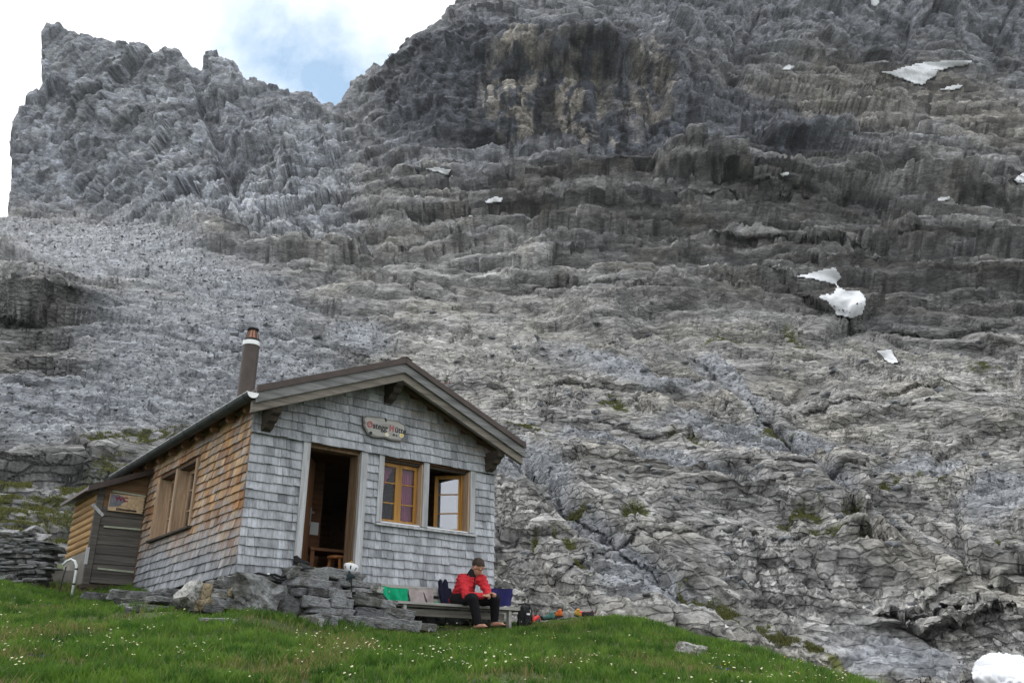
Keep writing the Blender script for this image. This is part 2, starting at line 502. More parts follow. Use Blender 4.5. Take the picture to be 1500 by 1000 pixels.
def cast(PX, PY, YD):
    ax, az = (PX - 750) / FPX, (500 - PY) / FPX
    ry = CP - az * SP; rz = SP + az * CP
    return np.stack([ax / ry * YD, YD, rz / ry * YD + EYE], -1)
# the left tower leans out a little over its foot
shift = -11 * sstep(150, 45, PY) * (1 - sstep(60, 190, PX)) * sstep(40, 66, PX) - 6 * sstep(300, 210, PY) * (1 - sstep(20, 60, PX)) * sstep(16, 22, PX)
S = cast(PX + shift, PY, YD)
px, py = PX.ravel(), PY.ravel()
Q2 = np.stack([px / 130, py / 130, np.zeros_like(px)], 1)
wx = px + 34 * fbm(Q2, 3, 4); wy = py + 26 * fbm(Q2 + 9.1, 4, 4)
# regions of the face
m_scree = np.zeros_like(px)
for e in [(190, 372, 190, 42, 8), (330, 425, 130, 40, 25), (300, 520, 190, 85, 10), (120, 590, 210, 52, 0), (470, 610, 130, 75, 15), (520, 490, 60, 30, 10), (640, 600, 40, 30, 0),
          (778, 690, 80, 26, 48), (850, 770, 75, 17, 46), (950, 850, 80, 16, 42), (1075, 565, 80, 12, 40), (1180, 690, 70, 10, 50), (930, 548, 130, 16, 12), (1110, 640, 150, 18, 8), (1300, 965, 105, 34, 12), (1462, 718, 70, 30, -20), (960, 870, 90, 26, 25), (1010, 690, 90, 14, 20), (870, 640, 60, 12, 10), (1330, 700, 70, 14, -15)]:
    m_scree = np.maximum(m_scree, ell(wx, wy, *e))
m_wall = np.maximum.reduce([ell(wx, wy, 850, 155, 220, 88, 4, 0.10), ell(wx, wy, 640, 150, 95, 60, -28, 0.14), ell(wx, wy, 1110, 185, 120, 42, 22, 0.14), ell(wx, wy, 760, 96, 170, 44, 0, 0.12)])
m_up = sstep(95, 62, wy + 0.02 * (wx - 1000)) * sstep(880, 1000, wx)
m_brown = np.maximum.reduce([ell(wx, wy, 1330, 165, 330, 62, 4), ell(wx, wy, 1440, 200, 120, 36, 4)])
m_strata = np.maximum.reduce([ell(wx, wy, 1120, 320, 440, 95, 4), ell(wx, wy, 1370, 420, 260, 75, 0), ell(wx, wy, 840, 300, 210, 50, 10), ell(wx, wy, 870, 360, 130, 45, 25)])
m_tower = sstep(560, 470, px) * sstep(350, 300, py - 0.12 * (px - 250))
m_low = sstep(560, 660, px + 0.12 * py) * sstep(430, 560, py + 40 * (px < 900))
m_moss = np.zeros_like(px)
for e in [(70, 688, 120, 12, 4), (60, 722, 100, 13, 8), (170, 655, 50, 12, 0), (225, 640, 50, 8, -5), (30, 782, 45, 16, 10), (105, 782, 34, 9, 0), (20, 740, 60, 12, 0), (190, 690, 40, 8, 0), (150, 715, 40, 9, 0), (300, 655, 60, 8, 0),
          (785, 622, 26, 5, 10), (815, 765, 14, 6, 10), (850, 755, 20, 7, 15), (922, 773, 14, 6, 0), (1180, 772, 20, 9, 20), (1240, 775, 18, 9, 10), (1248, 822, 20, 9, 0), (1272, 828, 15, 7, 0), (1200, 800, 22, 8, 10),
          (1020, 882, 24, 18, 30), (1055, 905, 46, 12, 32), (1110, 930, 60, 10, 22), (1180, 960, 60, 8, 20), (1250, 985, 50, 8, 20), (848, 820, 28, 7, 40), (905, 592, 18, 4, 0), (1160, 500, 26, 6, 20), (1140, 640, 20, 5, 0), (700, 620, 26, 8, 0), (1485, 800, 16, 8, 0), (830, 796, 16, 6, 20), (1350, 710, 25, 6, -10), (1060, 505, 30, 5, 10), (1440, 540, 30, 5, 0), (780, 800, 10, 6, 0), (1015, 650, 24, 4, 5), (1290, 745, 20, 6, 0)]:
    m_moss = np.maximum(m_moss, ell(wx, wy, *e))
m_near = sstep(640, 760, py) * sstep(330, 180, px)
# large hand-surveyed relief: (x, y, rx, ry, angle, metres out, sharp lower lip)
big = np.zeros_like(px)
gw = 0.35
for cx, cy, rx, ry, an, am, lip in [(50, 426, 150, 19, 4, 3.4, 1), (20, 375, 110, 26, 10, 1.6, 1), (60, 520, 100, 16, 3, 0.9, 1), (40, 545, 90, 14, 3, 0.8, 1), (130, 465, 110, 18, 5, 0.7, 1),
        (330, 225, 11, 95, -18, -6.0, 0), (300, 150, 8, 60, -14, -3.0, 0), (420, 230, 26, 60, -20, 4.0, 0), (270, 312, 34, 16, 10, 2.4, 1), (215, 165, 40, 18, 15, 2.4, 1), (120, 240, 50, 60, 20, 2.0, 0), (150, 150, 60, 30, 10, 2.0, 1), (240, 250, 60, 40, 20, 2.2, 1),
        (715, 208, 52, 16, 4, -11.0, 0), (690, 188, 90, 30, 0, 4.5, 1), (840, 78, 230, 34, 3, 9.0, 1), (1010, 110, 60, 70, 0, 3.5, 1), (960, 160, 12, 90, 5, -2.5, 0), (880, 160, 10, 80, -3, -1.5, 0), (640, 120, 80, 60, -25, 3.5, 0), (560, 160, 40, 60, -30, 2.5, 0),
        (1090, 265, 130, 24, 3, 5.5, 1), (1180, 208, 70, 18, 5, 5.0, 1), (1290, 264, 140, 22, -4, 4.6, 1), (1060, 215, 55, 20, -8, 3.2, 1), (1420, 290, 100, 18, -3, 2.6, 1), (900, 252, 150, 14, 4, 3.2, 1),
        (1120, 345, 160, 13, 4, 1.6, 1), (1300, 340, 140, 13, -10, 1.8, 1), (1240, 380, 120, 12, 8, 1.4, 1), (1400, 375, 130, 15, -5, 1.8, 1), (860, 330, 110, 12, 6, 1.5, 1), (960, 300, 130, 11, 3, 1.4, 1), (1080, 420, 110, 14, 12, 1.4, 1), (1390, 440, 110, 15, 3, 1.6, 1), (1450, 500, 90, 14, 0, 1.4, 1),
        (1090, 60, 10, 90, 20, -5.0, 0), (1320, 50, 12, 60, 8, -5.0, 0), (1200, 40, 40, 60, 0, 4.0, 0), (1400, 40, 50, 60, 0, 4.5, 0), (1260, 60, 30, 40, -10, -3.0, 0), (1480, 60, 40, 40, 0, -3.0, 0),
        (870, 460, 60, 26, 8, 1.5, 1), (980, 440, 60, 22, -5, 1.6, 1), (1060, 570, 150, 26, 34, 1.3, 0), (1010, 500, 90, 10, 30, -1.0, 0), (820, 700, 120, 26, 48, 0.8, 0), (770, 690, 110, 14, 48, -0.9, 0), (900, 640, 110, 20, 20, 0.7, 0),
        (1400, 905, 150, 12, -4, 1.3, 1), (1360, 880, 90, 12, -20, 0.8, 1), (1300, 800, 120, 60, 60, 0.8, 0), (1150, 830, 60, 14, 30, 0.5, 1), (1450, 840, 80, 14, -15, 0.7, 1), (950, 560, 140, 14, 5, 0.7, 1), (1080, 720, 120, 12, 3, 0.6, 1), (1300, 600, 150, 16, -8, 1.0, 1), (1420, 640, 110, 14, -18, 0.9, 1), (760, 400, 90, 16, 10, 1.2, 1), (650, 340, 100, 16, 6, 1.4, 1), (560, 300, 70, 20, 20, 1.6, 1), (560, 420, 90, 13, 4, 1.0, 1), (420, 330, 60, 16, 20, 1.5, 1), (640, 470, 110, 13, 6, 0.9, 1), (690, 560, 90, 12, 4, 0.7, 1), (30, 735, 70, 15, 4, 0.8, 1), (120, 740, 60, 10, 6, 0.4, 1), (20, 790, 50, 10, 0, 0.4, 1)]:
    a = radians(an); dx, dy = (wx * gw + px * (1 - gw)) - cx, (wy * gw + py * (1 - gw)) - cy
    X = (dx * cos(a) + dy * sin(a)) / rx; Yy = (-dx * sin(a) + dy * cos(a)) / ry
    if lip:      # swells towards its lower edge, then breaks off under it
        prof = np.clip(1 - X * X, 0, 1) * np.where(Yy < 0.7, sstep(-1.6, 0.7, Yy), 1 - sstep(0.7, 1.12, Yy))
    else:
        prof = np.exp(-1.4 * (X * X + Yy * Yy))
    big += am * prof
# long fractures and steps that run right across the face: points, width, depth of the cleft, height of the step (upper side out)
hx, hy = 0.45 * wx + 0.55 * px, 0.45 * wy + 0.55 * py
for pts_, wd, cl, st in [([(930, 470), (1010, 515), (1120, 610), (1190, 690), (1260, 790), (1330, 880)], 9, 1.5, 0.7), ([(740, 650), (800, 720), (880, 790), (960, 850), (1020, 905)], 12, 1.0, 0.5), ([(780, 560), (900, 566), (1020, 574)], 3, 0.4, 0.5), ([(1160, 606), (1300, 590), (1500, 556)], 4, 0.5, 0.7),
        ([(990, 690), (1140, 702), (1310, 722)], 3, 0.35, 0.45), ([(1270, 912), (1380, 900), (1530, 902)], 4, 0.5, 0.8), ([(700, 420), (860, 430), (1010, 446)], 3, 0.5, 0.8), ([(600, 330), (760, 338), (920, 352)], 3, 0.6, 1.0), ([(960, 290), (1120, 300), (1300, 290), (1520, 270)], 4, 0.7, 1.6), ([(1010, 350), (1200, 365), (1350, 350), (1520, 352)], 4, 0.6, 1.3),
        ([(1080, 420), (1230, 480), (1380, 500), (1520, 480)], 4, 0.6, 1.0), ([(860, 610), (980, 640), (1080, 650)], 3, 0.3, 0.4), ([(1040, 790), (1200, 800), (1330, 830)], 3, 0.3, 0.4), ([(800, 850), (930, 800), (1060, 780)], 3, 0.25, 0.3), ([(1340, 620), (1400, 740), (1420, 860)], 5, 0.6, 0.3), ([(1130, 700), (1170, 800), (1230, 900)], 4, 0.4, 0.2), ([(540, 250), (700, 244), (900, 258), (1010, 250)], 4, 0.8, 1.6), ([(1000, 100), (1150, 95), (1300, 110), (1520, 100)], 4, 0.8, 1.5), ([(300, 300), (420, 350), (560, 400), (700, 470)], 5, 0.6, 0.8), ([(240, 470), (420, 500), (620, 540)], 3, 0.3, 0.4), ([(120, 470), (260, 490), (330, 520)], 3, 0.4, 0.4)]:
    best = np.full(len(px), 1e9); sd_s = np.zeros(len(px)); tt_ = np.zeros(len(px))
    for k in range(len(pts_) - 1):
        (ax_, ay_), (bx_, by_) = pts_[k], pts_[k + 1]; ex, ey = bx_ - ax_, by_ - ay_; L2 = ex * ex + ey * ey
        u_ = ((hx - ax_) * ex + (hy - ay_) * ey) / L2; uc = np.clip(u_, 0, 1)
        dd_ = np.hypot(hx - ax_ - uc * ex, hy - ay_ - uc * ey); sg_ = (ex * (hy - ay_) - ey * (hx - ax_)) / math.sqrt(L2)
        m = dd_ < best; best = np.where(m, dd_, best); sd_s = np.where(m, sg_, sd_s); tt_ = np.where(m, (k + u_) / (len(pts_) - 1), tt_)
    fade = sstep(0.0, 0.12, tt_) * (1 - sstep(0.88, 1.0, tt_))
    big += fade * (-cl * np.exp(-(best / wd) ** 2) + st * np.exp(-np.maximum(-sd_s, 0) / 28) * (sd_s < 0) * (best < 130))
P = S.reshape(-1, 3).astype(np.float64)
d_ = 7.0
Tx = cast(PX + d_, PY, depthf(PX + d_, PY)) - cast(PX - d_, PY, depthf(PX - d_, PY))
Ty = cast(PX, PY - d_, depthf(PX, PY - d_)) - cast(PX, PY + d_, depthf(PX, PY + d_))
nrm = np.cross(Tx, Ty).reshape(-1, 3)
nrm = nrm / np.maximum(1e-9, np.linalg.norm(nrm, axis=1))[:, None]
tocam = -P.copy(); tocam[:, 2] = 0; tocam /= np.linalg.norm(tocam, axis=1)[:, None]
nrm[(nrm * tocam).sum(1) < 0] *= -1
ndir = nrm + 0.12 * tocam; ndir /= np.linalg.norm(ndir, axis=1)[:, None]
pix = YD.ravel() / 1355.0                      # metres per photo pixel
P = P + tocam * big[:, None] * 1.0
warp = np.stack([fbm(P / 11.0, 21, 3), fbm(P / 11.0 + 5, 22, 3), fbm(P / 11.0 + 11, 23, 3)], 1)
Pw = P + warp * 1.0
def frame(n, stretch):
    n = np.array(n, float); n /= np.linalg.norm(n)
    a = np.cross(n, [0.3, 1, 0.1]); a /= np.linalg.norm(a); b = np.cross(n, a)
    return np.stack([a / stretch[0], b / stretch[1], n / stretch[2]])
FA = frame((0.10, -0.22, 1.0), (3.0, 1.8, 0.52))      # nearly level beds
FB = frame((0.72, -0.30, 0.62), (2.9, 1.4, 0.46))     # cleavage falling to the right
FC = frame((0.25, -0.15, 1.0), (0.85, 0.9, 1.35))      # massive blocks
# first the large forms, then everything smaller on top of them
wB = m_low * sstep(0.22, 0.54, 0.5 + 0.5 * fbm(P / 9.0 + 3, 41, 3) + 0.20 * sstep(700, 820, py) - 0.06)
wC = np.clip(m_tower * 0.8 + m_wall * 0.5 + m_up * 0.8, 0, 1) * (1 - wB)
wA = np.clip(1 - wB - wC, 0, 1)
edge = 0.45 + 0.55 * sstep(4, 26, py - np.interp(px, sx, sy))          # the skyline itself is worn
rough = (1 - 0.86 * m_scree) * (1 - 0.12 * m_wall) * (1 - 0.6 * m_moss) * edge
far = 1 + 0.5 * sstep(60, 105, YD.ravel()) * (1 - m_tower)
disp = np.zeros(len(P)); tone = np.zeros(len(P)); tw = 0
def cells(Fm, size, seed, wgt, a_off, a_tilt, a_crack, tone_w):
    global disp, tone
    m = np.where(wgt * sstep(3.2, 8.0, size * 0.7 / pix) > 0.02)[0]
    if not len(m): return
    wloc = wgt[m] * sstep(3.2, 8.0, size * 0.7 / pix[m])
    cwid = np.clip(4.0 * pix[m] / size, 0.10, 0.35)
    f1, f2, r, T, D = vor((Pw[m] @ Fm.T) / size, seed)
    d = a_off * (r - 0.5) + a_tilt * (T * D).sum(1) - a_crack * (1 - np.clip((f2 - f1) / cwid, 0, 1)) * (0.10 / cwid) ** 0.35
    disp[m] += wloc * size * d
    tone[m] += wloc * tone_w * (r - 0.5)
# beds: each one sticks out over the one below and is cut off underneath
def beds(Fm, thick, seed, wgt, amp):
    global disp
    n = Fm[2] / np.linalg.norm(Fm[2])
    h = (Pw @ n) / thick + 0.9 * fbm(P / (thick * 9), seed, 3)
    k = np.floor(h); s = h - k
    r = (_h((k + 5000).astype(np.int64), (k + 777).astype(np.int64), (k + 31).astype(np.int64), seed) & np.uint32(0xffff)).astype(np.float32) / 65535
    live = sstep(-0.20, 0.30, perlin(P / (thick * np.array([13.0, 9.0, 5.0])) + r[:, None] * 40, seed + 3))
    prof = (1 - s) * np.clip(s / 0.07, 0, 1)
    f = sstep(4, 9, thick / pix)
    disp += wgt * f * amp * thick * (0.35 + 0.9 * r) * live * prof
def apply():
    global P, Pw, disp
    P = P + ndir * disp[:, None]; disp = np.zeros(len(P)); Pw = P + warp * 1.0
patchy = sstep(-0.30, 0.30, fbm(P / np.array([5.0, 6.0, 3.0]) + 50, 47, 4))          # smooth slabs here, shattered rock there
SIZES = [(13.0, 0.08, 0.15, 0.02, 0.08, 1), (5.2, 0.13, 0.24, 0.05, 0.16, 2), (2.1, 0.16, 0.32, 0.17, 0.26, 3), (0.9, 0.17, 0.38, 0.26, 0.32, 4), (0.40, 0.19, 0.40, 0.28, 0.34, 5), (0.19, 0.20, 0.40, 0.26, 0.30, 6)]
def allcells(lo, hi):
    for size, ao, at_, ac, tw_, sd in SIZES:
        if not lo < size <= hi: continue
        k = far * (1 - 0.55 * m_low * (size < 6)) if size > 1 else (0.12 + 0.88 * patchy) * (0.6 + 0.4 * far) * (1 - 0.40 * m_low * (size > 0.6)) * (1 + 0.15 * m_low * (size < 0.6))
        cells(FA, size, sd, wA * rough * k, ao, at_, ac, tw_)
        if size < 6: cells(FB, size, sd + 20, wB * rough * k, ao, at_, ac, tw_)
        if size > 0.8: cells(FC, size * 1.15, sd + 40, wC * rough * (1.25 if size > 2 else 0.9), ao * 1.2, at_ * (1.45 if size > 2 else 1.2), ac * 1.3, tw_)
def allbeds(lo, hi):
    for th, am, sd in [(7.5, 0.24, 60), (2.6, 0.42, 61), (1.0, 0.46, 62), (0.42, 0.44, 63)]:
        if not lo < th <= hi: continue
        beds(FA, th, sd, wA * rough * (0.45 + 0.85 * m_strata + 0.35 * m_brown) * far * (1 - 0.35 * m_low * (th > 0.9)), am)
        if th < 3: beds(FB, th, sd + 10, wB * rough * (0.45 if th > 0.9 else 0.9), am * 0.8)
allcells(3, 99); allbeds(2, 99)
disp += fbm(P / 16.0, 31, 3) * 1.2 * (1 - 0.55 * m_scree) * (1 - 0.4 * m_low) * sstep(16, 60, YD.ravel()) + perlin(P / 4.0, 35) * 0.22
apply()
allcells(1, 3); allbeds(0.9, 2)
apply()
allcells(0, 1); allbeds(0, 0.9)
# fine rubble on the scree
for size, sd in [(1.3, 90), (0.55, 91), (0.28, 92)]:
    m = np.where((m_scree > 0.03) & (size / pix > 2.2))[0]
    f1, f2, r, T, D = vor(P[m] / size, sd)
    disp[m] += m_scree[m] * size * (0.20 * (r - 0.5) + 0.26 * (T * D).sum(1))
    tone[m] += m_scree[m] * 0.20 * (r - 0.5)
# vertical ribs and bulges of the overhanging wall
rib = fbm(np.stack([P[:, 0] / 3.6, P[:, 1] / 9, P[:, 2] / 16], 1) + warp * 0.5, 51, 3)
fl_ = fbm(np.stack([P[:, 0] / 2.6, P[:, 1] / 5, P[:, 2] / 6.5], 1) + warp * 0.4, 57, 3)
disp += m_wall * (np.abs(rib) * 0.9 + 0.35 * (1 - np.abs(fl_) * 2.2).clip(-0.4, 1) + 0.7 * fbm(P / np.array([6.0, 8.0, 5.0]), 53, 2))
disp += edge * (m_tower + m_up) * 0.6 * np.abs(fbm(np.stack([P[:, 0] / 7, P[:, 1] / 14, P[:, 2] / 13], 1) + warp * 0.6, 55, 3))
P = P + ndir * disp[:, None]
# the far side of the ridge falls away behind the skyline
ov = OVER * pix
P = P + np.stack([0 * ov, 0.9 * ov, -1.0 * ov], 1) + (ov > 0)[:, None] * 0.5 * perlin(P / 3.0 + ov[:, None] / 3.0, 7)[:, None]
# colours of the rock itself
def lerpc(c, col, w): return c * (1 - w[:, None]) + np.array(col)[None] * w[:, None]
C = np.tile(np.array([0.190, 0.190, 0.187]), (len(px), 1))
C = lerpc(C, (0.282, 0.277, 0.265), m_low * 0.9)
C = lerpc(C, (0.228, 0.241, 0.265), m_tower)
C = lerpc(C, (0.098, 0.098, 0.097), m_strata * 0.85)
C = lerpc(C, (0.145, 0.133, 0.113), m_brown * 0.75)
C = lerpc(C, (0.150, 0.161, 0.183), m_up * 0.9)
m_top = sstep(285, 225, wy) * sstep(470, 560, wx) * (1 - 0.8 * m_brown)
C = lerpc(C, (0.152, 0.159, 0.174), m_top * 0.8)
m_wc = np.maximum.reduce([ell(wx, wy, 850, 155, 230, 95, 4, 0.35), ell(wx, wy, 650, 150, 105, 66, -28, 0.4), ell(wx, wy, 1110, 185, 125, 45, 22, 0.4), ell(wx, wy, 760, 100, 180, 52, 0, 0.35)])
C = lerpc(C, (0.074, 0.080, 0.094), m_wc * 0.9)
och = np.maximum.reduce([ell(wx, wy, 805, 160, 90, 55, -10), ell(wx, wy, 755, 130, 46, 42, 0), ell(wx, wy, 865, 170, 22, 60, 5), ell(wx, wy, 950, 135, 26, 55, 5) * 0.7, ell(wx, wy, 930, 210, 20, 14, 0) * 0.8])
och = och * sstep(-0.22, 0.02, fbm(P / np.array([3.0, 4, 7.0]), 71, 5))
C = lerpc(C, (0.34, 0.31, 0.27), och * 0.9)
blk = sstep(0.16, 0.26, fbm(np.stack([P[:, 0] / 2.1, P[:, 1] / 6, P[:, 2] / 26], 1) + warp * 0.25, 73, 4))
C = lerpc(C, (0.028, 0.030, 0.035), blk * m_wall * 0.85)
hA = (P @ (FA[2] / np.linalg.norm(FA[2]))); hB = (P @ (FB[2] / np.linalg.norm(FB[2])))
bandA = fbm(np.stack([P[:, 0] / 40, P[:, 1] / 40, hA / 2.6], 1) + warp * 0.12, 81, 4); bandB = fbm(np.stack([P[:, 0] / 16, P[:, 1] / 16, hB / 0.9], 1) + warp * 0.15, 83, 3)
ba = sstep(-0.05, 0.45, bandA) * (wA + 0.4 * wC) * (0.45 + 0.55 * m_strata) + sstep(0.0, 0.5, bandB) * wB * 0.5
C = C * (1 - 0.50 * (ba * (1 - m_wall))[:, None] * np.array([0.96, 1.0, 1.06])[None])
C = lerpc(C, (0.178, 0.189, 0.208), m_scree * 0.85)
warm = sstep(0.05, 0.5, fbm(P / 6.0, 75, 4)) * (1 - m_wall) * (1 - m_scree)
C = C * (1 + warm[:, None] * np.array([0.03, 0.01, -0.04])[None])
lich = sstep(0.05, 0.45, fbm(Pw * np.array([1 / 2.4, 1 / 2.4, 1 / 0.9]), 77, 5)) * (1 - m_scree)
C = C * (1 - 0.42 * lich[:, None])
C = C * np.clip(1 + tone[:, None] * (1.25 + 1.9 * sstep(55, 105, YD.ravel()))[:, None], 0.35, 1.9)
mossn = m_moss * sstep(-0.25, 0.2, fbm(P / 0.7, 79, 4))
C = lerpc(C, (0.075, 0.082, 0.026), mossn)
C = np.clip(C, 0.015, 0.7)
i = np.arange(NR - 1)[:, None] * NC + np.arange(NC - 1)[None]
FQ = np.stack([i, i + 1, i + NC + 1, i + NC], -1).reshape(-1, 4)
FQ = FQ[OVER[FQ].min(1) < 45]
# mountain material: surveyed rock colour, broken up by grain, veins and fine relief
M_MTN, nt, b = newmat('mountain_rock')
def vcell(nt, scale, stretch, rot, wv):
    mp = nt.nodes.new('ShaderNodeMapping'); mp.inputs['Scale'].default_value = stretch; mp.inputs['Rotation'].default_value = rot
    nt.links.new(wv, mp.inputs[0])
    v = nt.nodes.new('ShaderNodeTexVoronoi'); v.inputs['Scale'].default_value = scale
    nt.links.new(mp.outputs[0], v.inputs['Vector'])
    e = nt.nodes.new('ShaderNodeTexVoronoi'); e.feature = 'DISTANCE_TO_EDGE'; e.inputs['Scale'].default_value = scale
    nt.links.new(mp.outputs[0], e.inputs['Vector'])
    bw = nt.nodes.new('ShaderNodeSeparateColor'); nt.links.new(v.outputs['Color'], bw.inputs[0])
    return bw.outputs[0], e.outputs['Distance'], v.outputs['Distance']
gpos = nt.nodes.new('ShaderNodeNewGeometry').outputs['Position']
wn = nt.nodes.new('ShaderNodeTexNoise'); wn.inputs['Scale'].default_value = 0.9; wn.inputs['Detail'].default_value = 5
nt.links.new(gpos, wn.inputs['Vector'])
wm = nt.nodes.new('ShaderNodeVectorMath'); wm.operation = 'MULTIPLY_ADD'; wm.inputs[1].default_value = (0.32, 0.32, 0.32)
nt.links.new(wn.outputs['Color'], wm.inputs[0]); nt.links.new(gpos, wm.inputs[2])
ca, ea, da = vcell(nt, 1.5, (0.55, 0.8, 1.9), (0.25, -0.30, 0.1), wm.outputs[0])
cb, eb, db = vcell(nt, 5.0, (0.6, 0.8, 1.7), (0.3, -0.55, 0.2), wm.outputs[0])
f1 = noise(nt, 1.1, 9, 0.68, (1, 1, 2.2), 'pos', (0.25, -0.15, 0), 0.5)
f2 = noise(nt, 6.5, 6, 0.7, (1, 1, 2.0), 'pos', (0.2, -0.3, 0.2), 0.3)
f4 = noise(nt, 0.16, 6, 0.62, (1, 1, 1.6), 'pos')
k1 = ramp(nt, f1, [(0.30, (0.55,) * 3), (0.44, (0.92,) * 3), (0.60, (1.08,) * 3), (0.78, (1.25,) * 3)])
k2 = ramp(nt, f2, [(0.32, (0.60,) * 3), (0.50, (1.0,) * 3), (0.70, (1.30,) * 3)])
k4 = ramp(nt, f4, [(0.30, (0.82, 0.835, 0.87)), (0.70, (1.14, 1.14, 1.13))])
kA = ramp(nt, ca, [(0.0, (0.74,) * 3), (1.0, (1.24,) * 3)])
kB = ramp(nt, cb, [(0.0, (0.70,) * 3), (1.0, (1.28,) * 3)])
na_ = nt.nodes.new('ShaderNodeAttribute'); na_.attribute_name = 'Col'
nf_ = nt.nodes.new('ShaderNodeMath'); nf_.operation = 'MULTIPLY_ADD'; nf_.inputs[1].default_value = 0.65; nf_.inputs[2].default_value = 0.35; nt.links.new(na_.outputs['Alpha'], nf_.inputs[0])
c = mul(nt, mul(nt, mul(nt, attr(nt), k1, nf_.outputs[0]), k2), k4)
f5 = noise(nt, 0.42, 7, 0.62, (1, 1, 2.6), 'pos', (0.15, -0.12, 0), 0.6)
c = mul(nt, c, ramp(nt, f5, [(0.33, (0.55,) * 3), (0.46, (0.92,) * 3), (0.55, (1.06,) * 3), (0.70, (1.28,) * 3)]), nf_.outputs[0])
c = mul(nt, mul(nt, c, kA), kB)
ridge = nt.nodes.new('ShaderNodeMapRange'); ridge.inputs['From Max'].default_value = 0.10; nt.links.new(ea, ridge.inputs['Value'])
nt.links.new(c, b.inputs['Base Color'])
b.inputs['Roughness'].default_value = 0.9
b.inputs['Specular IOR Level'].default_value = 0.2
bb = bump(nt, b, f2, 0.6, 0.09)
near_ = nt.nodes.new('ShaderNodeAttribute'); near_.attribute_name = 'Col'      # fine relief only where the eye can resolve it
ns_ = nt.nodes.new('ShaderNodeMath'); ns_.operation = 'MULTIPLY'; ns_.inputs[1].default_value = 0.6; nt.links.new(near_.outputs['Alpha'], ns_.inputs[0]); nt.links.new(ns_.outputs[0], bb.inputs['Strength'])
prev = bb
for hgt, st, di in ((ridge.outputs[0], 0.9, 0.16), ):
    b2 = nt.nodes.new('ShaderNodeBump'); b2.inputs['Strength'].default_value = st; b2.inputs['Distance'].default_value = di
    nt.links.new(hgt, b2.inputs['Height']); nt.links.new(b2.outputs[0], prev.inputs['Normal']); prev = b2; nt.links.new(nf_.outputs[0], b2.inputs['Strength'])
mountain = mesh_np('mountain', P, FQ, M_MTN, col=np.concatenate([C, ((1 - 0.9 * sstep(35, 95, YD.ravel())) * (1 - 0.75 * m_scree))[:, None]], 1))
tag(mountain, 'grey rock face with scree, ledges and a jagged ridge behind the hut', 'mountain', kind='structure')

# ------------------------------------------------------------------ the grassy knoll
ctl = []
def cp(x, y, Y, dz=0.0):
    p = at(x, y, Y); ctl.append((p.x, p.y, p.z + dz))
for x in (-250, 0, 300, 600): cp(x, 1000, 6.6)
cp(900, 1000, 7.0); cp(1100, 1000, 8.0)
cp(-150, 930, 9.6); cp(0, 930, 9.4); cp(200, 938, 9.0); cp(420, 945, 8.9); cp(620, 955, 9.0); cp(800, 952, 9.6); cp(950, 958, 9.8); cp(1060, 968, 10.0)
cp(300, 900, 11.0); cp(430, 912, 11.0); cp(480, 926, 10.9); cp(600, 930, 11.9); cp(690, 929, 12.5); cp(760, 923, 13.3); cp(870, 909, 14.2); cp(940, 918, 13.8); cp(1000, 935, 13.2); cp(1100, 962, 12.0); cp(1240, 1003, 10.4)
cp(0, 858, 13.2); cp(-200, 850, 13.4); cp(60, 868, 13.8); cp(120, 876, 14.2); cp(200, 890, 13.2); cp(235, 893, 12.6)
for u_, v_, z_ in [(0.5, 0.4, -0.35), (2, 1, -0.4), (4, 0.3, -0.5), (0, 3, -0.12), (2, 3.5, -0.2), (4.2, 3.5, -0.5), (-0.5, 4.3, 0.12), (0, 6.2, 0.3), (4.2, 6.5, -0.2), (-1.2, 6.5, 0.35)]:
    p = h2w(u_, v_, z_); ctl.append((p.x, p.y, p.z))
for x, y, Y, dY, dz in [(870, 909, 14.2, 2.2, -0.55), (870, 909, 14.2, 5, -2.3), (960, 922, 13.8, 2.2, -0.7), (960, 922, 13.8, 6, -3.2), (1050, 948, 12.6, 2.5, -0.9), (1050, 948, 12.6, 7, -4.2), (1240, 1003, 10.4, 2.5, -1.2), (1240, 1003, 10.4, 8, -5.0), (1500, 1080, 8.5, 0, 0), (1500, 1080, 8.5, 3, -1.6), (1500, 1080, 8.5, 9, -5.5)]:
    p = at(x, y, Y); k = (Y + dY) / Y
    ctl.append((p.x * k, p.y * k, p.z + dz))
ctl += [(0, 0, 0.0), (-6, 0, 0.1), (6, 0, -0.3), (0, 3.3, 0.75), (-4, 3.3, 0.8), (4, 3.3, 0.6), (0, -8, -2.0), (-12, -4, -0.4), (12, -4, -3.0), (-14, 6, 2.0), (-14, 12, 3.1), (-13, 18, 3.8), (-9, 19, 3.9), (0, 20, 2.4), (-26, 10, 3.2), (16, 6, -3.5), (20, 14, -7), (10, 24, -5), (0, 27, -1.0), (-30, -20, -5), (30, -20, -12), (0, -30, -9), (40, 10, -14), (-40, 20, 5)]
ctl = np.array(ctl)
def tps(d2): return np.where(d2 > 1e-9, 0.5 * d2 * np.log(np.maximum(d2, 1e-9)), 0.0)
_d2 = ((ctl[:, None, :2] - ctl[None, :, :2]) ** 2).sum(-1)
TPSN = n_ = len(ctl)
A_ = np.zeros((n_ + 3, n_ + 3)); A_[:n_, :n_] = tps(_d2) + np.eye(n_) * 0.05
A_[:n_, n_] = 1; A_[:n_, n_ + 1:] = ctl[:, :2]; A_[n_:, :n_] = A_[:n_, n_:].T
TPSW = np.linalg.solve(A_, np.concatenate([ctl[:, 2], np.zeros(3)]))
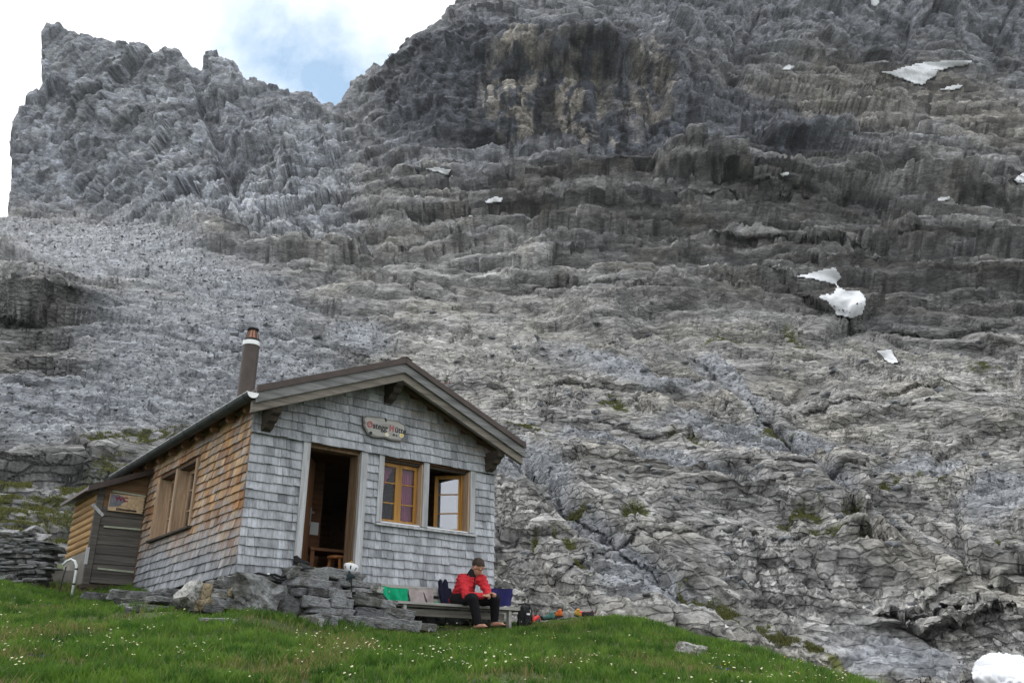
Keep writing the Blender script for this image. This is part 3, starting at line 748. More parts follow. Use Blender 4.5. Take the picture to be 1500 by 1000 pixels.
def ground(x, y):
    x = np.atleast_1d(np.asarray(x, float)); y = np.atleast_1d(np.asarray(y, float))
    z = np.empty_like(x)
    for k in range(0, len(x), 20000):
        xs, ys = x[k:k + 20000], y[k:k + 20000]
        d2 = (xs[:, None] - ctl[None, :, 0]) ** 2 + (ys[:, None] - ctl[None, :, 1]) ** 2
        z[k:k + 20000] = tps(d2) @ TPSW[:TPSN] + TPSW[TPSN] + xs * TPSW[TPSN + 1] + ys * TPSW[TPSN + 2]
    q = np.stack([x, y, 0 * x], 1)
    return z + 0.075 * fbm(q / 0.9, 101, 3) + 0.05 * perlin(q / 2.6, 105) + 0.02 * perlin(q / 0.22, 107)
gxs = np.concatenate([np.arange(-46, -12, 2.0), np.arange(-12, 11, 0.085), np.arange(11, 46, 2.0)])
gys = np.concatenate([np.arange(-40, 4, 2.0), np.arange(4, 18.5, 0.085), np.arange(18.5, 30, 1.5)])
GX, GY = np.meshgrid(gxs, gys)
GZ = ground(GX.ravel(), GY.ravel())
GV = np.stack([GX.ravel(), GY.ravel(), GZ], 1)
i = np.arange(len(gys) - 1)[:, None] * len(gxs) + np.arange(len(gxs) - 1)[None]
GF = np.stack([i, i + 1, i + len(gxs) + 1, i + len(gxs)], -1).reshape(-1, 4)
M_SOIL, nt, b = newmat('meadow_soil')
f = noise(nt, 3.0, 7, 0.6)
c = ramp(nt, f, [(0.3, (0.035, 0.045, 0.012)), (0.55, (0.05, 0.07, 0.018)), (0.72, (0.10, 0.09, 0.045))])
nt.links.new(c, b.inputs['Base Color']); b.inputs['Roughness'].default_value = 1.0
bump(nt, b, noise(nt, 22, 5), 0.8, 0.05)
unseen_valley = MB().box(-1500, 1500, -1500, 1500, -42, -40).build('unseen_valley', M_SOIL)  # unseen ground sheet, added to block light coming up from below
tag(unseen_valley, 'unseen floor added far below to block light from underneath', 'unseen_valley', kind='structure')
meadow = mesh_np('meadow', GV, GF, M_SOIL, smooth=True)
tag(meadow, 'grassy knoll sloping up to the hut', 'meadow', kind='structure')
# ------------------------------------------------------------------ materials for the hut and the things around it
M_SHINGLE, nt, b = newmat('weathered_shingle')
g = noise(nt, 26, 5, 0.7, (1, 1, 0.10), 'pos')
g2 = noise(nt, 5, 5, 0.65, (1, 1, 0.25), 'pos')
c = mul(nt, attr(nt), ramp(nt, g, [(0.30, (0.55, 0.55, 0.57)), (0.52, (1.0,) * 3), (0.75, (1.22,) * 3)]))
c = mul(nt, c, ramp(nt, g2, [(0.30, (0.68,) * 3), (0.60, (1.08,) * 3)]))
nt.links.new(c, b.inputs['Base Color']); b.inputs['Roughness'].default_value = 0.8; b.inputs['Specular IOR Level'].default_value = 0.2
bump(nt, b, g, 0.5, 0.006)
M_GREYWOOD = wood('grey_weathered_wood', (0.25, 0.255, 0.26), (0.13, 0.13, 0.13), 'x')
M_WARMGREY = wood('warm_grey_board', (0.245, 0.225, 0.195), (0.125, 0.11, 0.095), 'x')
M_GREYWOOD_Z = wood('grey_casing_wood', (0.50, 0.515, 0.54), (0.33, 0.335, 0.345), 'z')
M_BROWNWOOD_Z = wood('brown_jamb_wood', (0.26, 0.18, 0.115), (0.12, 0.075, 0.045), 'z')
M_REVEAL = wood('pine_reveal_wood', (0.52, 0.38, 0.26), (0.34, 0.225, 0.14), 'z')
M_DARKWOOD = wood('dark_beam_wood', (0.085, 0.068, 0.052), (0.035, 0.028, 0.022), 'y')
M_RAFTER = wood('rafter_wood', (0.27, 0.15, 0.075), (0.14, 0.075, 0.04), 'x')
M_SOFFIT = wood('soffit_boards', (0.17, 0.115, 0.07), (0.08, 0.052, 0.033), 'x')
M_HONEY = wood('honey_varnished_wood', (0.46, 0.24, 0.055), (0.32, 0.155, 0.035), 'z', rough=0.45)
M_INSIDE = wood('interior_pine', (0.22, 0.11, 0.055), (0.13, 0.06, 0.03), 'x')
M_DOORLEAF = wood('brown_door_leaf', (0.24, 0.12, 0.055), (0.11, 0.055, 0.028), 'z')
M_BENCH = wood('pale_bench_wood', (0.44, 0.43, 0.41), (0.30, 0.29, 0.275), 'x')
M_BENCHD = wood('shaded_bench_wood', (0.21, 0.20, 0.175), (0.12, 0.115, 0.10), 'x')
M_GOLD = wood('golden_log_siding', (0.44, 0.28, 0.12), (0.24, 0.14, 0.06), 'y', coord='obj', fine=30)
M_SHEDGREY = wood('grey_brown_shed_boards', (0.145, 0.135, 0.125), (0.065, 0.06, 0.055), 'x', fine=35)
M_SHEDTOP = wood('brown_shed_boards', (0.25, 0.155, 0.085), (0.12, 0.07, 0.04), 'x', fine=35)
M_ROOF = simple('brown_sheet_metal', (0.055, 0.042, 0.038), 0.42, 0.2, 6, 0.35, 0.03)
M_GUTTER = simple('anthracite_gutter', (0.035, 0.042, 0.045), 0.6, 0.25, 7, 0.1, 0.03)
M_ZINC = simple('pale_zinc', (0.62, 0.64, 0.65), 0.4, 0.15, 8, 0.4, 0.02)
M_FLUE = simple('brown_flue_metal', (0.07, 0.056, 0.05), 0.5, 0.3, 5, 0.2, 0.05)
M_COPPER = simple('copper', (0.25, 0.13, 0.09), 0.4, 0.35, 9, 0.7, 0.03)
M_BLACK = simple('black_fabric', (0.012, 0.012, 0.014), 0.85, 0.3, 30, 0, 0.2)
M_BLACKM = simple('black_metal', (0.02, 0.02, 0.022), 0.5, 0.3, 10, 0.3, 0.05)
M_STEEL = simple('steel', (0.5, 0.5, 0.52), 0.3, 0.1, 10, 0.9, 0.02)
M_PAPER = simple('white_paper', (0.72, 0.73, 0.74), 0.8, 0.08, 5, 0, 0)
M_CONC = simple('old_concrete', (0.22, 0.21, 0.19), 0.9, 0.35, 4, 0, 0.3)
M_STONE = rockmat('grey_slate_stone', (0.25, 0.258, 0.262), 0.5, 3.0)
M_STONE_D = rockmat('dark_slate_stone', (0.16, 0.167, 0.175), 0.5, 3.5)
M_STONE_B = rockmat('blue_grey_boulder', (0.26, 0.268, 0.272), 0.5, 2.2, layers=False)
M_STONE_P = rockmat('pale_limestone', (0.40, 0.40, 0.385), 0.3, 4.0, layers=False)
M_STONE_T = rockmat('tan_sandstone', (0.34, 0.28, 0.185), 0.35, 5.0, layers=False)
M_STONE_L = rockmat('light_slate', (0.33, 0.34, 0.355), 0.3, 5.0)
def glassmat(name, refl, tint):
    m, nt, b = newmat(name)
    nt.nodes.remove(b)
    o = nt.nodes['Material Output']
    t = nt.nodes.new('ShaderNodeBsdfTransparent'); t.inputs[0].default_value = (*tint, 1)
    g = nt.nodes.new('ShaderNodeBsdfGlossy'); g.inputs['Roughness'].default_value = 0.015; g.inputs['Color'].default_value = (0.95, 0.96, 1, 1)
    f = nt.nodes.new('ShaderNodeFresnel'); f.inputs[0].default_value = 1.5 if refl > 0 else 1.28
    ma = nt.nodes.new('ShaderNodeMath'); ma.operation = 'MULTIPLY_ADD'; ma.inputs[1].default_value = 1.0 - refl; ma.inputs[2].default_value = refl
    nt.links.new(f.outputs[0], ma.inputs[0])
    x = nt.nodes.new('ShaderNodeMixShader'); nt.links.new(ma.outputs[0], x.inputs[0]); nt.links.new(t.outputs[0], x.inputs[1]); nt.links.new(g.outputs[0], x.inputs[2])
    nt.links.new(x.outputs[0], o.inputs[0])
    return m
M_GLASS = glassmat('window_glass', 0.0, (0.86, 0.88, 0.92))
M_GLASSR = glassmat('double_glazed_casement', 0.17, (0.75, 0.8, 0.85))
def clothmat(name, col, rough=0.9, check=False):
    m, nt, b = newmat(name)
    f = noise(nt, 14, 4, 0.6, (1, 1, 1), 'obj')
    c = ramp(nt, f, [(0.3, tuple(x * 0.78 for x in col)), (0.7, tuple(min(1, x * 1.12) for x in col))])
    if check:
        tc = nt.nodes.new('ShaderNodeTexCoord'); ck = nt.nodes.new('ShaderNodeTexChecker'); ck.inputs['Scale'].default_value = 55
        ck.inputs[1].default_value = (*col, 1); ck.inputs[2].default_value = (0.46, 0.22, 0.28, 1)
        nt.links.new(tc.outputs['Object'], ck.inputs['Vector'])
        c = mul(nt, ck.outputs[0], c, 0.35, 'MIX')
    nt.links.new(c, b.inputs['Base Color']); b.inputs['Roughness'].default_value = rough; b.inputs['Specular IOR Level'].default_value = 0.15
    bump(nt, b, noise(nt, 180, 2, 0.5, (1, 1, 1), 'obj'), 0.2, 0.002)
    return m
M_CURTAIN = clothmat('pink_checked_curtain', (0.52, 0.13, 0.22), check=True)
M_LACE = clothmat('white_lace', (0.75, 0.72, 0.74))

# ------------------------------------------------------------------ the hut
W_, DEP = 4.18, 5.6
RZ, RS, RU = 3.30, 0.407, 2.09          # ridge height, roof slope, ridge position
def roofz(u): return RZ - RS * abs(u - RU)
hut = thing('mountain_hut', 'small shingle-clad mountain hut with grey gable front and orange-brown side', 'hut')

def wall_panel(name, mat, holes, a0, a1, ztop, z0, fpos, th):
    """wall with openings: strips between the openings' edges; fpos(a, n, z) maps to hut coordinates, n inwards"""
    mb = MB()
    As = sorted({a0, a1, *[h[0] for h in holes], *[h[1] for h in holes], *([RU] if a0 < RU < a1 and ztop is roofz_in else [])})
    for i in range(len(As) - 1):
        p, q = As[i], As[i + 1]
        segs = [(z0, None)]
        for h in sorted(holes, key=lambda h: h[2]):
            if h[0] < (p + q) / 2 < h[1]:
                lo = segs.pop()[0]; segs += [(lo, h[2]), (h[3], None)]
        for lo, hi in segs:
            zp, zq = (ztop(p), ztop(q)) if hi is None else (hi, hi)
            mb.hexa([fpos(p, 0, lo), fpos(q, 0, lo), fpos(q, th, lo), fpos(p, th, lo), fpos(p, 0, zp), fpos(q, 0, zq), fpos(q, th, zq), fpos(p, th, zp)])
    return mb.build(name, mat, hut)
def roofz_in(u): return roofz(u) - 0.10
F_HOLES = [(0.86, 1.70, 0.14, 1.87), (2.08, 2.80, 0.90, 1.86), (2.89, 3.70, 0.90, 1.87)]
S_HOLES = [(1.98, 2.82, 0.88, 1.88), (2.90, 3.72, 0.88, 1.88)]
front_wall = wall_panel('front_wall', M_INSIDE, F_HOLES, 0.0, W_, roofz_in, 0.0, lambda a, n, z: (a, n, z), 0.14)
side_wall = wall_panel('side_wall', M_INSIDE, S_HOLES, 0.14, DEP - 0.14, lambda a: 2.33, 0.0, lambda a, n, z: (n, a, z), 0.14)
wall_panel('end_wall', M_INSIDE, [], 0.14, DEP - 0.14, lambda a: 2.33, 0.0, lambda a, n, z: (W_ - n, a, z), 0.14)
wall_panel('back_wall', M_INSIDE, [], 0.0, W_, roofz_in, 0.0, lambda a, n, z: (a, DEP - n, z), 0.14)
MB().box(0.14, W_ - 0.14, 0.14, DEP - 0.14, 0.02, 0.12).build('floor', M_INSIDE, hut)
MB().box(0.14, W_ - 0.14, 0.14, DEP - 0.14, 2.10, 2.14).build('ceiling', M_INSIDE, hut)
part_w = MB().box(0.16, 2.0, 1.75, 1.80, 0.12, 2.10).build('partition', M_INSIDE, hut)
for x, w_ in ((1.63, 0.20), (1.88, 0.17)):
    MB().box(x - w_ / 2, x + w_ / 2, 1.742, 1.747, 0.90, 1.13 if w_ > .18 else 1.10).build('notice', M_PAPER, part_w)

# shingles
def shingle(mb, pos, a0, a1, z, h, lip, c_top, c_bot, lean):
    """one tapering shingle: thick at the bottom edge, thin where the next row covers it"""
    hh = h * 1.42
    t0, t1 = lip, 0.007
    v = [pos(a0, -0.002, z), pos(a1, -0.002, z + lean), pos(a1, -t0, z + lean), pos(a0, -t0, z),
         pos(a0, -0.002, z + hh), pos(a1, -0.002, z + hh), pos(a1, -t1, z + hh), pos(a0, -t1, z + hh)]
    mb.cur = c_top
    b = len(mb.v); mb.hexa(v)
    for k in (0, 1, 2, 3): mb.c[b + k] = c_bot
SH = []          # (apparent size, wall, builder)
def rows(wall, pos, z0, z1, pitch, bounds, holes, colf, extra=0.0):
    z = z0; r = 0
    while z < z1 - 0.02:
        lo, hi = bounds(z + pitch * 0.8)
        segs = [(lo, hi)]
        for h in holes:
            if z + pitch * 0.55 > h[2] and z + pitch * 0.35 < h[3]:
                ns = []
                for p, q in segs:
                    if h[1] <= p or h[0] >= q: ns.append((p, q)); continue
                    if h[0] - p > 0.03: ns.append((p, h[0]))
                    if q - h[1] > 0.03: ns.append((h[1], q))
                segs = ns
        for p, q in segs:
            a = p
            while a < q - 1e-4:
                wd = rnd.choice((0.085, 0.10, 0.115, 0.13, 0.14, 0.16, 0.19))
                e = min(a + wd, q)
                if q - e < 0.045: e = q
                mb = MB()
                ct, cb = colf((a + e) / 2, z)
                shingle(mb, pos, a + rnd.choice((0.001, 0.001, 0.0015, 0.004)), e - 0.0012, z + rnd.uniform(-0.006, 0.006) + 0.004 * sin(a * 5 + r), pitch, rnd.uniform(0.034, 0.050) + extra, ct, cb, rnd.uniform(-0.004, 0.004))
                w3 = [h2w(*mb.v[k]) for k in (3, 2, 6, 7)]
                def prj(p):
                    y = p.y * CP + (p.z - EYE) * SP; return (p.x / y, (-p.y * SP + (p.z - EYE) * CP) / y)
                s2 = [prj(p) for p in w3]
                ar = 0.5 * abs(sum(s2[k][0] * s2[(k + 1) % 4][1] - s2[(k + 1) % 4][0] * s2[k][1] for k in range(4)))
                SH.append((ar, wall, mb))
                a = e
        z += pitch; r += 1
def greyc(a, z):
    k = rnd.choice((0.72, 0.85, 0.92, 0.97, 1.0, 1.04, 1.1)) * rnd.uniform(0.96, 1.04); b_ = rnd.uniform(-0.006, 0.008)
    t = (0.41 * k, 0.432 * k, 0.47 * k)
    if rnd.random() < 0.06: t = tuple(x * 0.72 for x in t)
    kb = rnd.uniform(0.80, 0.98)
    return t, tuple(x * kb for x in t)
def frontc(a, z):
    t, b_ = greyc(a, z)
    if 0.62 < z < 0.80 and 1.95 < a < 3.85:          # shingle tops under the sill darkened, each by a random amount
        k = rnd.uniform(0.55, 0.9); t = tuple(x * k for x in t)
    return t, b_
def gablec(a, z):
    t, b_ = greyc(a, z)
    d = roofz(a) - z
    k = max(0.0, min(1.0, (0.75 - d) / 0.35)) * (1.0 if a > RU - 0.1 else 0.30)
    wv = (0.37, 0.28, 0.20)
    if a < 0.9: t = tuple(x * 0.75 for x in t)
    k *= rnd.uniform(0.5, 1)
    return tuple(x * (1 - k) + y * k for x, y in zip(t, wv)), b_
def sidec(a, z):
    n = 0.5 + 0.5 * sin(a * 3.1 + z * 2.2) * 0.5 + rnd.uniform(-0.22, 0.22)
    k = z / 2.3 * 1.35 - 0.20 * (a / 4.4) * 1.3 + 0.18 * (n - 0.5) + 0.12
    k = max(0, min(1, (k - 0.16) / 0.42))
    gq, gb = greyc(a, z)
    gq = (gq[0] * 0.93, gq[1] * 0.90, gq[2] * 0.88)
    s_ = rnd.uniform(0.75, 1.2)
    o = rnd.choice(((0.42, 0.23, 0.10), (0.50, 0.31, 0.155), (0.55, 0.38, 0.22), (0.38, 0.185, 0.075)))
    o = tuple(x * s_ for x in o)
    t = tuple(x * (1 - k) + y * k for x, y in zip(gq, o))
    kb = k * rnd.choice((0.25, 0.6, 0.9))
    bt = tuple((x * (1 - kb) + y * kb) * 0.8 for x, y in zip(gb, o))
    return t, bt
rows(front_wall, lambda a, n, z: (a, n, z), 0.0, 1.84, 0.1235, lambda z: (-0.015, W_ + 0.015), [(0.76, 1.80, -1, 1.90), (2.0, 3.79, 0.83, 1.90)], frontc)
def gb(z):
    k = (RZ - 0.20 - z) / RS
    return (max(-0.03, RU - k), min(W_ + 0.03, RU + k))
rows(front_wall, lambda a, n, z: (a, n - 0.034 * max(0, 1 - (z - 1.885) / 0.5), z), 1.885, 2.98, 0.135, gb, [], gablec, 0.004)
rows(side_wall, lambda a, n, z: (n, a, z), 0.0, 2.14, 0.1225, lambda z: (-0.02, DEP), [(1.90, 3.80, 0.83, 1.91)], sidec)
rows(hut_end := [o for o in hut.children if o.name.startswith('end_wall')][0], lambda a, n, z: (W_ - n, a, z), 0.0, 2.30, 0.1225, lambda z: (-0.02, DEP), [], greyc)
SH.sort(key=lambda s: -s[0])
front_ok = [s for s in SH if s[1] is not hut_end]
keep = set(id(s) for s in front_ok[:300])
rest = {}
for s in SH:
    if id(s) in keep:
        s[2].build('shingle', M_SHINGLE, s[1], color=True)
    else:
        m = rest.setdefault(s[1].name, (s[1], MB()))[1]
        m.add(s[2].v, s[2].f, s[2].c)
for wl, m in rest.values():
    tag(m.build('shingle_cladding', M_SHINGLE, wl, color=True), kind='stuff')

# door
MB().box(0.76, 0.865, -0.055, 0.02, 0.06, 1.885).build('door_casing', M_GREYWOOD_Z, hut)
MB().box(1.695, 1.80, -0.055, 0.02, 0.06, 1.885).build('door_casing', M_GREYWOOD_Z, hut)
jm = MB(); jm.box(0.862, 0.89, 0.022, 0.20, 0.14, 1.87); jm.box(1.67, 1.698, 0.022, 0.26, 0.14, 1.87); jm.box(0.892, 1.668, 0.022, 0.2, 1.835, 1.868)
jm.build('door_jamb', M_BROWNWOOD_Z, hut)
MB().box(0.80, 1.76, -0.10, 0.16, 0.085, 0.138).build('door_sill', M_BENCHD, hut)
da = radians(52)
dd = Vector((cos(da), sin(da), 0)); dn = Vector((sin(da), -cos(da), 0))
dm = MB(); p0 = Vector((0.895, 0.20, 0.145))
for k in range(6):
    a, b_ = p0 + dd * (0.129 * k), p0 + dd * (0.129 * k + 0.126)
    dm.hexa([a, b_, b_ - dn * 0.05, a - dn * 0.05, a + Vector((0, 0, 1.68)), b_ + Vector((0, 0, 1.68)), b_ - dn * 0.05 + Vector((0, 0, 1.68)), a - dn * 0.05 + Vector((0, 0, 1.68))])
door = dm.build('door', M_DOORLEAF, hut)
hm = MB(); q = p0 + dd * 0.70 + dn * 0.012
hm.bar(q + Vector((0, 0, 0.72)), q + Vector((0, 0, 0.98)), 0.035, 0.012, dn)
hm.tube([q + Vector((0, 0, 0.9)), q + dn * 0.05 + Vector((0, 0, 0.9)), q + dn * 0.05 - dd * 0.11 + Vector((0, 0, 0.9))], 0.009, 8)
hm.build('handle', M_STEEL, door)

# windows of the front: casing, two casements with bars and panes, curtains
def casement(parent, p, d, w_, h, mat_fr, mat_gl, nbars=2, th=0.045, st=0.055):
    """p lower hinge corner, d horizontal direction; sub-parts sash, pane, glazing_bar"""
    p = Vector(p); d = Vector(d).normalized(); n = Vector((-d.y, d.x, 0)); up = Vector((0, 0, 1))
    def slab(mb, a0, a1, z0, z1, n0, n1):
        f = lambda a, nn, z: p + d * a + n * nn + up * z
        mb.hexa([f(a0, n0, z0), f(a1, n0, z0), f(a1, n1, z0), f(a0, n1, z0), f(a0, n0, z1), f(a1, n0, z1), f(a1, n1, z1), f(a0, n1, z1)])
    mb = MB()
    slab(mb, 0, st, 0, h, -th / 2, th / 2); slab(mb, w_ - st, w_, 0, h, -th / 2, th / 2)
    slab(mb, st, w_ - st, 0, st, -th / 2, th / 2); slab(mb, st, w_ - st, h - st, h, -th / 2, th / 2)
    mb.build('sash', mat_fr, parent)
    for k in range(nbars):
        z = h * (k + 1) / (nbars + 1)
        mb = MB(); slab(mb, st, w_ - st, z - 0.009, z + 0.009, -0.014, 0.014); mb.build('glazing_bar', mat_fr, parent)
    for k in range(nbars + 1):
        z0 = max(st, h * k / (nbars + 1) + 0.010); z1 = min(h - st, h * (k + 1) / (nbars + 1) - 0.010)
        mb = MB(); slab(mb, st - 0.004, w_ - st + 0.004, z0, z1, -0.003, 0.003); mb.build('pane', mat_gl, parent)
def curtain(parent, x0, x1, y, z0, z1, gather, side):
    """hanging cloth drawn aside: gather = fraction of its width left at the bottom"""
    nu, nv = 60, 26; V = []; F = []
    for j in range(nv + 1):
        tv = j / nv
        k = 1 - (1 - gather) * min(1, tv * 1.25) ** 0.7
        for i in range(nu + 1):
            tu = i / nu
            wv = (tu if side < 0 else 1 - tu) * k
            x = x0 + (x1 - x0) * wv if side < 0 else x1 - (x1 - x0) * wv
            edge = 0.012 * sin(tv * 60) * (tu > 0.97)
            V.append((x + edge, y + 0.018 * sin(tu * 42 + 2 * tv) + 0.006 * sin(tu * 95), z1 - (z1 - z0) * tv))
    for j in range(nv):
        for i in range(nu):
            F.append((j * (nu + 1) + i, j * (nu + 1) + i + 1, (j + 1) * (nu + 1) + i + 1, (j + 1) * (nu + 1) + i))
    return mesh_np('curtain', V, F, M_CURTAIN, parent, smooth=True)
wm_ = MB(); wm_.box(2.0, 2.085, -0.055, 0.02, 0.885, 1.885); w1 = wm_.build('window', M_GREYWOOD_Z, hut); w1['label'] = 'closed casement window with pink curtains'
MB().box(2.795, 2.895, -0.055, 0.10, 0.885, 1.885).build('window_post', M_GREYWOOD_Z, hut)
wm_ = MB(); wm_.box(3.695, 3.79, -0.055, 0.02, 0.885, 1.885); w2 = wm_.build('window', M_GREYWOOD_Z, hut); w2['label'] = 'window with its casement swung open into the room'
sm = MB(); sm.hexa([(1.985, -0.085, 0.835), (3.815, -0.085, 0.835), (3.815, 0.12, 0.85), (1.985, 0.12, 0.85), (1.985, -0.085, 0.868), (3.815, -0.085, 0.868), (3.815, 0.12, 0.886), (1.985, 0.12, 0.886)])
sm.build('window_sill', M_GREYWOOD_Z, hut)
MB().box(2.10, 2.78, -0.02, 0.1, 0.888, 0.903).build('sill_board', M_PAPER, w1)
MB().box(2.91, 3.69, -0.02, 0.1, 0.888, 0.903).build('sill_board', M_PAPER, w2)
MB().box(2.768, 2.794, -0.03, 0.14, 0.905, 1.85).build('reveal', M_REVEAL, w1)
MB().box(3.665, 3.693, -0.03, 0.16, 0.905, 1.86).build('reveal', M_REVEAL, w2)
MB().box(2.088, 2.765, 0.03, 0.12, 1.82, 1.86).build('head', M_DARKWOOD, w1)
MB().box(2.90, 3.66, 0.03, 0.12, 1.83, 1.87).build('head', M_DARKWOOD, w2)
casement(w1, (2.090, 0.10, 0.906), (1, 0, 0), 0.335, 0.912, M_HONEY, M_GLASS)
casement(w1, (2.428, 0.10, 0.906), (1, 0, 0), 0.335, 0.912, M_HONEY, M_GLASS)
curtain(w1, 2.10, 2.42, 0.19, 0.93, 1.83, 0.05, -1)
curtain(w1, 2.44, 2.78, 0.19, 0.93, 1.83, 0.62, 1)
ca_ = radians(42)
casement(w2, (3.655, 0.14, 0.906), (-cos(ca_), sin(ca_), 0), 0.44, 0.92, M_HONEY, M_GLASSR)
MB().box(3.62, 3.663, 0.115, 0.16, 0.906, 1.83).build('frame_post', M_HONEY, w2)
MB().box(2.90, 2.94, 0.115, 0.16, 0.906, 1.83).build('frame_post', M_HONEY, w2)
# side window: deep reveals, two casements
for nm, v0, v1, lab in (('window', 1.90, 1.975, 'near half of the side window'), ('window', 3.725, 3.80, 'far half of the side window')):
    w_ = MB().box(-0.06, 0.02, v0, v1, 0.86, 1.90).build(nm, M_REVEAL, hut); w_['label'] = lab
    if v0 < 2: w3_ = w_
    else: w4_ = w_
MB().box(-0.06, 0.10, 2.825, 2.895, 0.86, 1.90).build('window_post', M_REVEAL, hut)
MB().box(-0.10, 0.02, 1.87, 3.83, 0.825, 0.858).build('window_sill', M_DARKWOOD, hut)
MB().box(-0.03, 0.02, 1.98, 3.72, 1.875, 1.90).build('window_head', M_DARKWOOD, hut)
for wp, v0, v1 in ((w3_, 1.98, 2.82), (w4_, 2.90, 3.72)):
    MB().box(-0.055, 0.20, v1 - 0.03, v1, 0.88, 1.87).build('reveal', M_REVEAL, wp)
    casement(wp, (0.15, v0, 0.885), (0, 1, 0), (v1 - v0 - 0.03) / 2, 0.98, M_REVEAL, M_GLASS)
    casement(wp, (0.15, v0 + (v1 - v0 - 0.03) / 2, 0.885), (0, 1, 0), (v1 - v0 - 0.03) / 2, 0.98, M_REVEAL, M_GLASS)
# furniture seen through the door
tb = thing('table', 'brown wooden table in the dark room behind the open door', 'table', 1.75, 1.1, 0.12)
MB().box(-0.35, 0.35, -0.3, 0.3, 0.40, 0.44).build('table_top', M_INSIDE, tb)
for sx_ in (-0.3, 0.3):
    for sy_ in (-0.25, 0.25): MB().box(sx_ - 0.03, sx_ + 0.03, sy_ - 0.03, sy_ + 0.03, 0, 0.398).build('leg', M_INSIDE, tb)
ch = thing('stool', 'low orange-brown stool just inside the door', 'stool', 1.72, 0.55, 0.12)
M_STOOL = wood('orange_pine', (0.42, 0.19, 0.07), (0.28, 0.11, 0.04), 'z')
MB().lathe([(0.14, 0.26), (0.15, 0.275), (0.15, 0.29), (0.14, 0.30)]).build('seat', M_STOOL, ch)
for k in range(3):
    a = k * 2.094 + 0.4
    MB().tube([(0.10 * cos(a), 0.10 * sin(a), 0.265), (0.14 * cos(a), 0.14 * sin(a), 0)], 0.022, 8).build('leg', M_STOOL, ch)

# roof
YF, YB = -0.50, 6.0
EL, ER = -0.17, 4.43
def slope_slab(mb, u0, u1, y0, y1, up0, up1):
    mb.hexa([(u0, y0, roofz(u0) + up0), (u1, y0, roofz(u1) + up0), (u1, y1, roofz(u1) + up0), (u0, y1, roofz(u0) + up0),
             (u0, y0, roofz(u0) + up1), (u1, y0, roofz(u1) + up1), (u1, y1, roofz(u1) + up1), (u0, y1, roofz(u0) + up1)])
rm = MB(); slope_slab(rm, EL - 0.02, RU, YF - 0.03, YB, -0.035, 0.005); slope_slab(rm, RU, ER + 0.02, YF - 0.03, YB, -0.035, 0.005)
roof = rm.build('roof', M_ROOF, hut)
for k in range(11):
    y = YF + 0.32 + k * 0.56
    for a, b_ in ((EL, RU - 0.03), (RU + 0.03, ER)):
        sm_ = MB(); slope_slab(sm_, a, b_, y, y + 0.03, 0.006, 0.034); sm_.build('standing_seam', M_ROOF, roof)
rc = MB(); slope_slab(rc, RU - 0.10, RU, YF - 0.04, YB, 0.036, 0.05); slope_slab(rc, RU, RU + 0.10, YF - 0.04, YB, 0.036, 0.05); rc.build('ridge_cap', M_ROOF, roof)
sf = MB(); slope_slab(sf, EL, RU, YF, YB - 0.02, -0.062, -0.038); slope_slab(sf, RU, ER, YF, YB - 0.02, -0.062, -0.038); sf.build('sarking_boards', M_SOFFIT, roof)
for a, b_, nm in ((EL - 0.03, RU, 'l'), (RU, ER + 0.03, 'r')):
    m1 = MB(); slope_slab(m1, a, b_, YF - 0.012, YF + 0.028, -0.205, -0.036); m1.build('barge_board', M_GREYWOOD, hut)
    a2, b2_ = (a - 0.02, b_) if nm == 'l' else (a, b_ - 0.02)
    m2 = MB(); slope_slab(m2, a2, b2_, YF + 0.032, YF + 0.10, -0.325, -0.165); m2.build('barge_board', M_WARMGREY, hut)
    m4 = MB(); slope_slab(m4, a - 0.012, b_, YF - 0.045, YF - 0.034, -0.062, 0.030); m4.build('verge_trim', M_ROOF, hut)
    m3 = MB(); slope_slab(m3, max(0.0, a), min(W_, b_), -0.10, -0.04, -0.20, -0.10) ; m3.build('wall_plate', M_SOFFIT, hut)
    MB_ = MB(); slope_slab(MB_, a2, b2_, YF + 0.102, -0.11, -0.105, -0.075); MB_.build('soffit', M_SOFFIT, hut)
# carved beam ends carrying the gable overhang
def bracket(u, zt, wdt=0.13):
    prof = [(-0.02, 0), (-0.40, 0), (-0.42, -0.05), (-0.40, -0.10), (-0.33, -0.13), (-0.30, -0.19), (-0.22, -0.21), (-0.18, -0.27), (-0.10, -0.29), (-0.02, -0.33)]
    mb = MB(); mb.prism([(u - wdt / 2, y, zt + z) for y, z in prof], (wdt, 0, 0)); mb.build('beam_end', M_DARKWOOD, hut)
bracket(RU, roofz(RU) - 0.28); bracket(0.16, roofz(0.16) - 0.30); bracket(W_ - 0.14, roofz(W_ - 0.14) - 0.30)
# rafter tails under the left eave
for k in range(10):
    y = -0.02 + k * 0.62
    mb = MB()
    mb.prism([(0.10, y, roofz(0.10) - 0.065), (EL + 0.02, y, roofz(EL + 0.02) - 0.065), (EL + 0.02, y, roofz(EL) - 0.19), (EL + 0.05, y, roofz(EL) - 0.225), (0.10, y, roofz(0.10) - 0.27)], (0, 0.085, 0))
    mb.build('rafter', M_RAFTER, hut)
MB().box(-0.05, 0.0, -0.04, DEP, 2.245, 2.30).build('eave_beam', M_SOFFIT, hut)
MB().box(EL - 0.035, EL - 0.006, YF + 0.03, YB - 0.01, roofz(EL) - 0.15, roofz(EL) - 0.04).build('fascia', M_DARKWOOD, hut)
